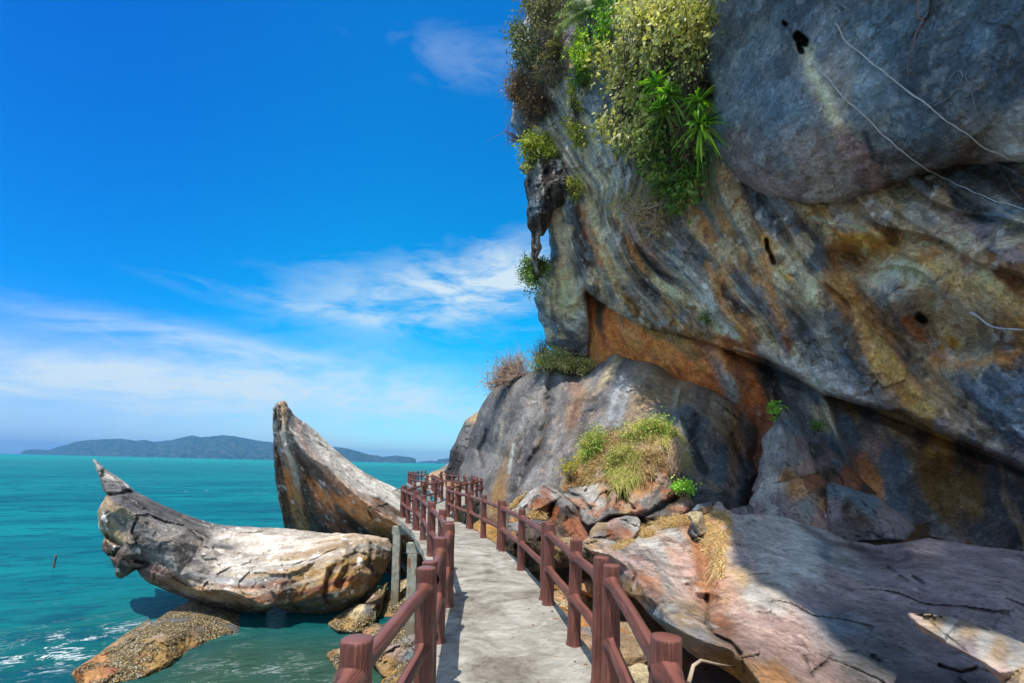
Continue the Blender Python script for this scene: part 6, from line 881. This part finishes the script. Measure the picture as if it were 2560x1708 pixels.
vine('long thin root hanging across the dark cave wall at lower right', c6([(1780, 1140), (1800, 1200), (1830, 1290), (1870, 1380), (1920, 1470), (1960, 1550)]), .008, (120, 126, 122), seed=10)
vine('short forked stub of root on the pale patch of the overhang', c6([(1520, 125), (1570, 100), (1630, 72)]), .014, (120, 116, 120), seed=11, off=.08, wob=.5)
vine('thin branching root beside the pale ear-shaped rock fold', c6([(790, 370), (800, 410), (810, 470), (850, 530), (890, 560), (930, 620)]), .008, (150, 156, 160), seed=12)
vine('fine root wandering over the blue-grey rock at far right', c6([(1810, 660), (1820, 740), (1835, 800), (1845, 880)]), .007, (150, 156, 160), seed=13)
rs = np.random.default_rng(71); L = []
for k in range(16):
    x = 1765 + rs.uniform(-12, 26); y0_ = 330 + rs.uniform(0, 70); y1_ = y0_ + rs.uniform(90, 170); a = unproj(x, y0_, 12.6); b_ = unproj(x + rs.uniform(-4, 12), y1_, 12.5); L.append((bez(a, b_, 0, rs, 9, .02), .007))
V, F, fl = join([tube(p, r, 4, False) for p, r in L]); tag(build('hanging_vine', V, F, ML, None, {'Col': np.tile(lin((96, 124, 60)), (len(V), 1))}), 'thin green strands hanging below the spiky plants at the bulge edge', 'vine')
rs = np.random.default_rng(72); L = [(bez(unproj(*a), unproj(*b_), 0, rs, 8, .04), np.linspace(.06, .035, 8)) for a, b_ in (((1770, 470, 14.4), (1700, 430, 14.6)), ((1765, 490, 14.5), (1690, 470, 14.7)), ((1740, 450, 14.5), (1640, 400, 15)))]
V, F, fl = join([tube(p, r, 8, True) for p, r in L]); tag(build('tree_root', V, F, mt, None, {'Col': np.tile(lin((130, 90, 66)), (len(V), 1))}), 'bundle of thick reddish roots anchoring the green shrub under the bulge', 'root')
# stick in the sea, block at the pillar foot, dead root
a = unproj(131, 1419, w2d(1419, 131)); b_ = unproj(139, 1390, w2d(1419, 131)); rs = np.random.default_rng(73); V, F, fl = tube(bez(a - [0, 0, .4], b_ + [0, 0, .05], 0, rs, 7, .03), np.linspace(.045, .035, 7), 8)
tag(build('wooden_stick', V, F, mt, None, {'Col': np.tile(lin((92, 80, 70)), (len(V), 1))}), 'lone weathered stick poking out of the open sea at left', 'stick')
P = unproj(986, 1557, 12.4); o = box('concrete_block', tuple(P), (.17, .3, .28), mp, None, .3, .02); tag(o, 'small pale broken concrete block at the foot of the tall pillar', 'block')
rs = np.random.default_rng(74); P = [unproj(x, y, d) for x, y, d in ((1722, 1706, 3.6), (1733, 1665, 3.7), (1752, 1651, 3.8), (1790, 1660, 4.0), (1835, 1668, 4.4))]
V, F, fl = tube(P, np.linspace(.018, .008, 5), 6); tag(build('dead_root', V, F, mt, None, {'Col': np.tile(lin((170, 150, 124)), (len(V), 1))}), 'pale dead root arching out of the gap under the ledge, bottom right', 'root')

rs = np.random.default_rng(91); n = 130; y = rs.uniform(1.6, 14, n) ** 1.0; xl = np.interp(y, [p[1] for p in LE], [p[0] for p in LE]); xr = np.interp(y, [p[1] for p in RE], [p[0] for p in RE]); e = rs.beta(.5, .5, n); P = np.stack([xl + .12 + (xr - xl - .24) * e, y, np.full(n, .006)], -1)
o = leaves('fallen_leaves', P, np.stack([rs.normal(size=n), rs.normal(size=n), rs.normal(0, .06, n)], -1), .035, .3, pal([(120, 84, 56), (160, 120, 76), (86, 64, 46), (150, 70, 50)], n, rs), ML, None, rs, .1); tag(o, kind='stuff')
# ------------------------------------------------------------------ sea air
mh = bpy.data.materials.new('sea_air'); mh.use_nodes = True; t = NT(mh.node_tree); o = t.new('ShaderNodeOutputMaterial'); v = t.new('ShaderNodeVolumePrincipled')
v.inputs['Color'].default_value = (.16, .55, 1.0, 1); v.inputs['Density'].default_value = .00016; v.inputs['Anisotropy'].default_value = .3; t.l.new(v.outputs[0], o.inputs['Volume'])
hb = box('haze', (0, 0, 88 + WATER - 1.5), (15000, 15000, 179), mh, None, 0, 0); tag(hb, kind='stuff')
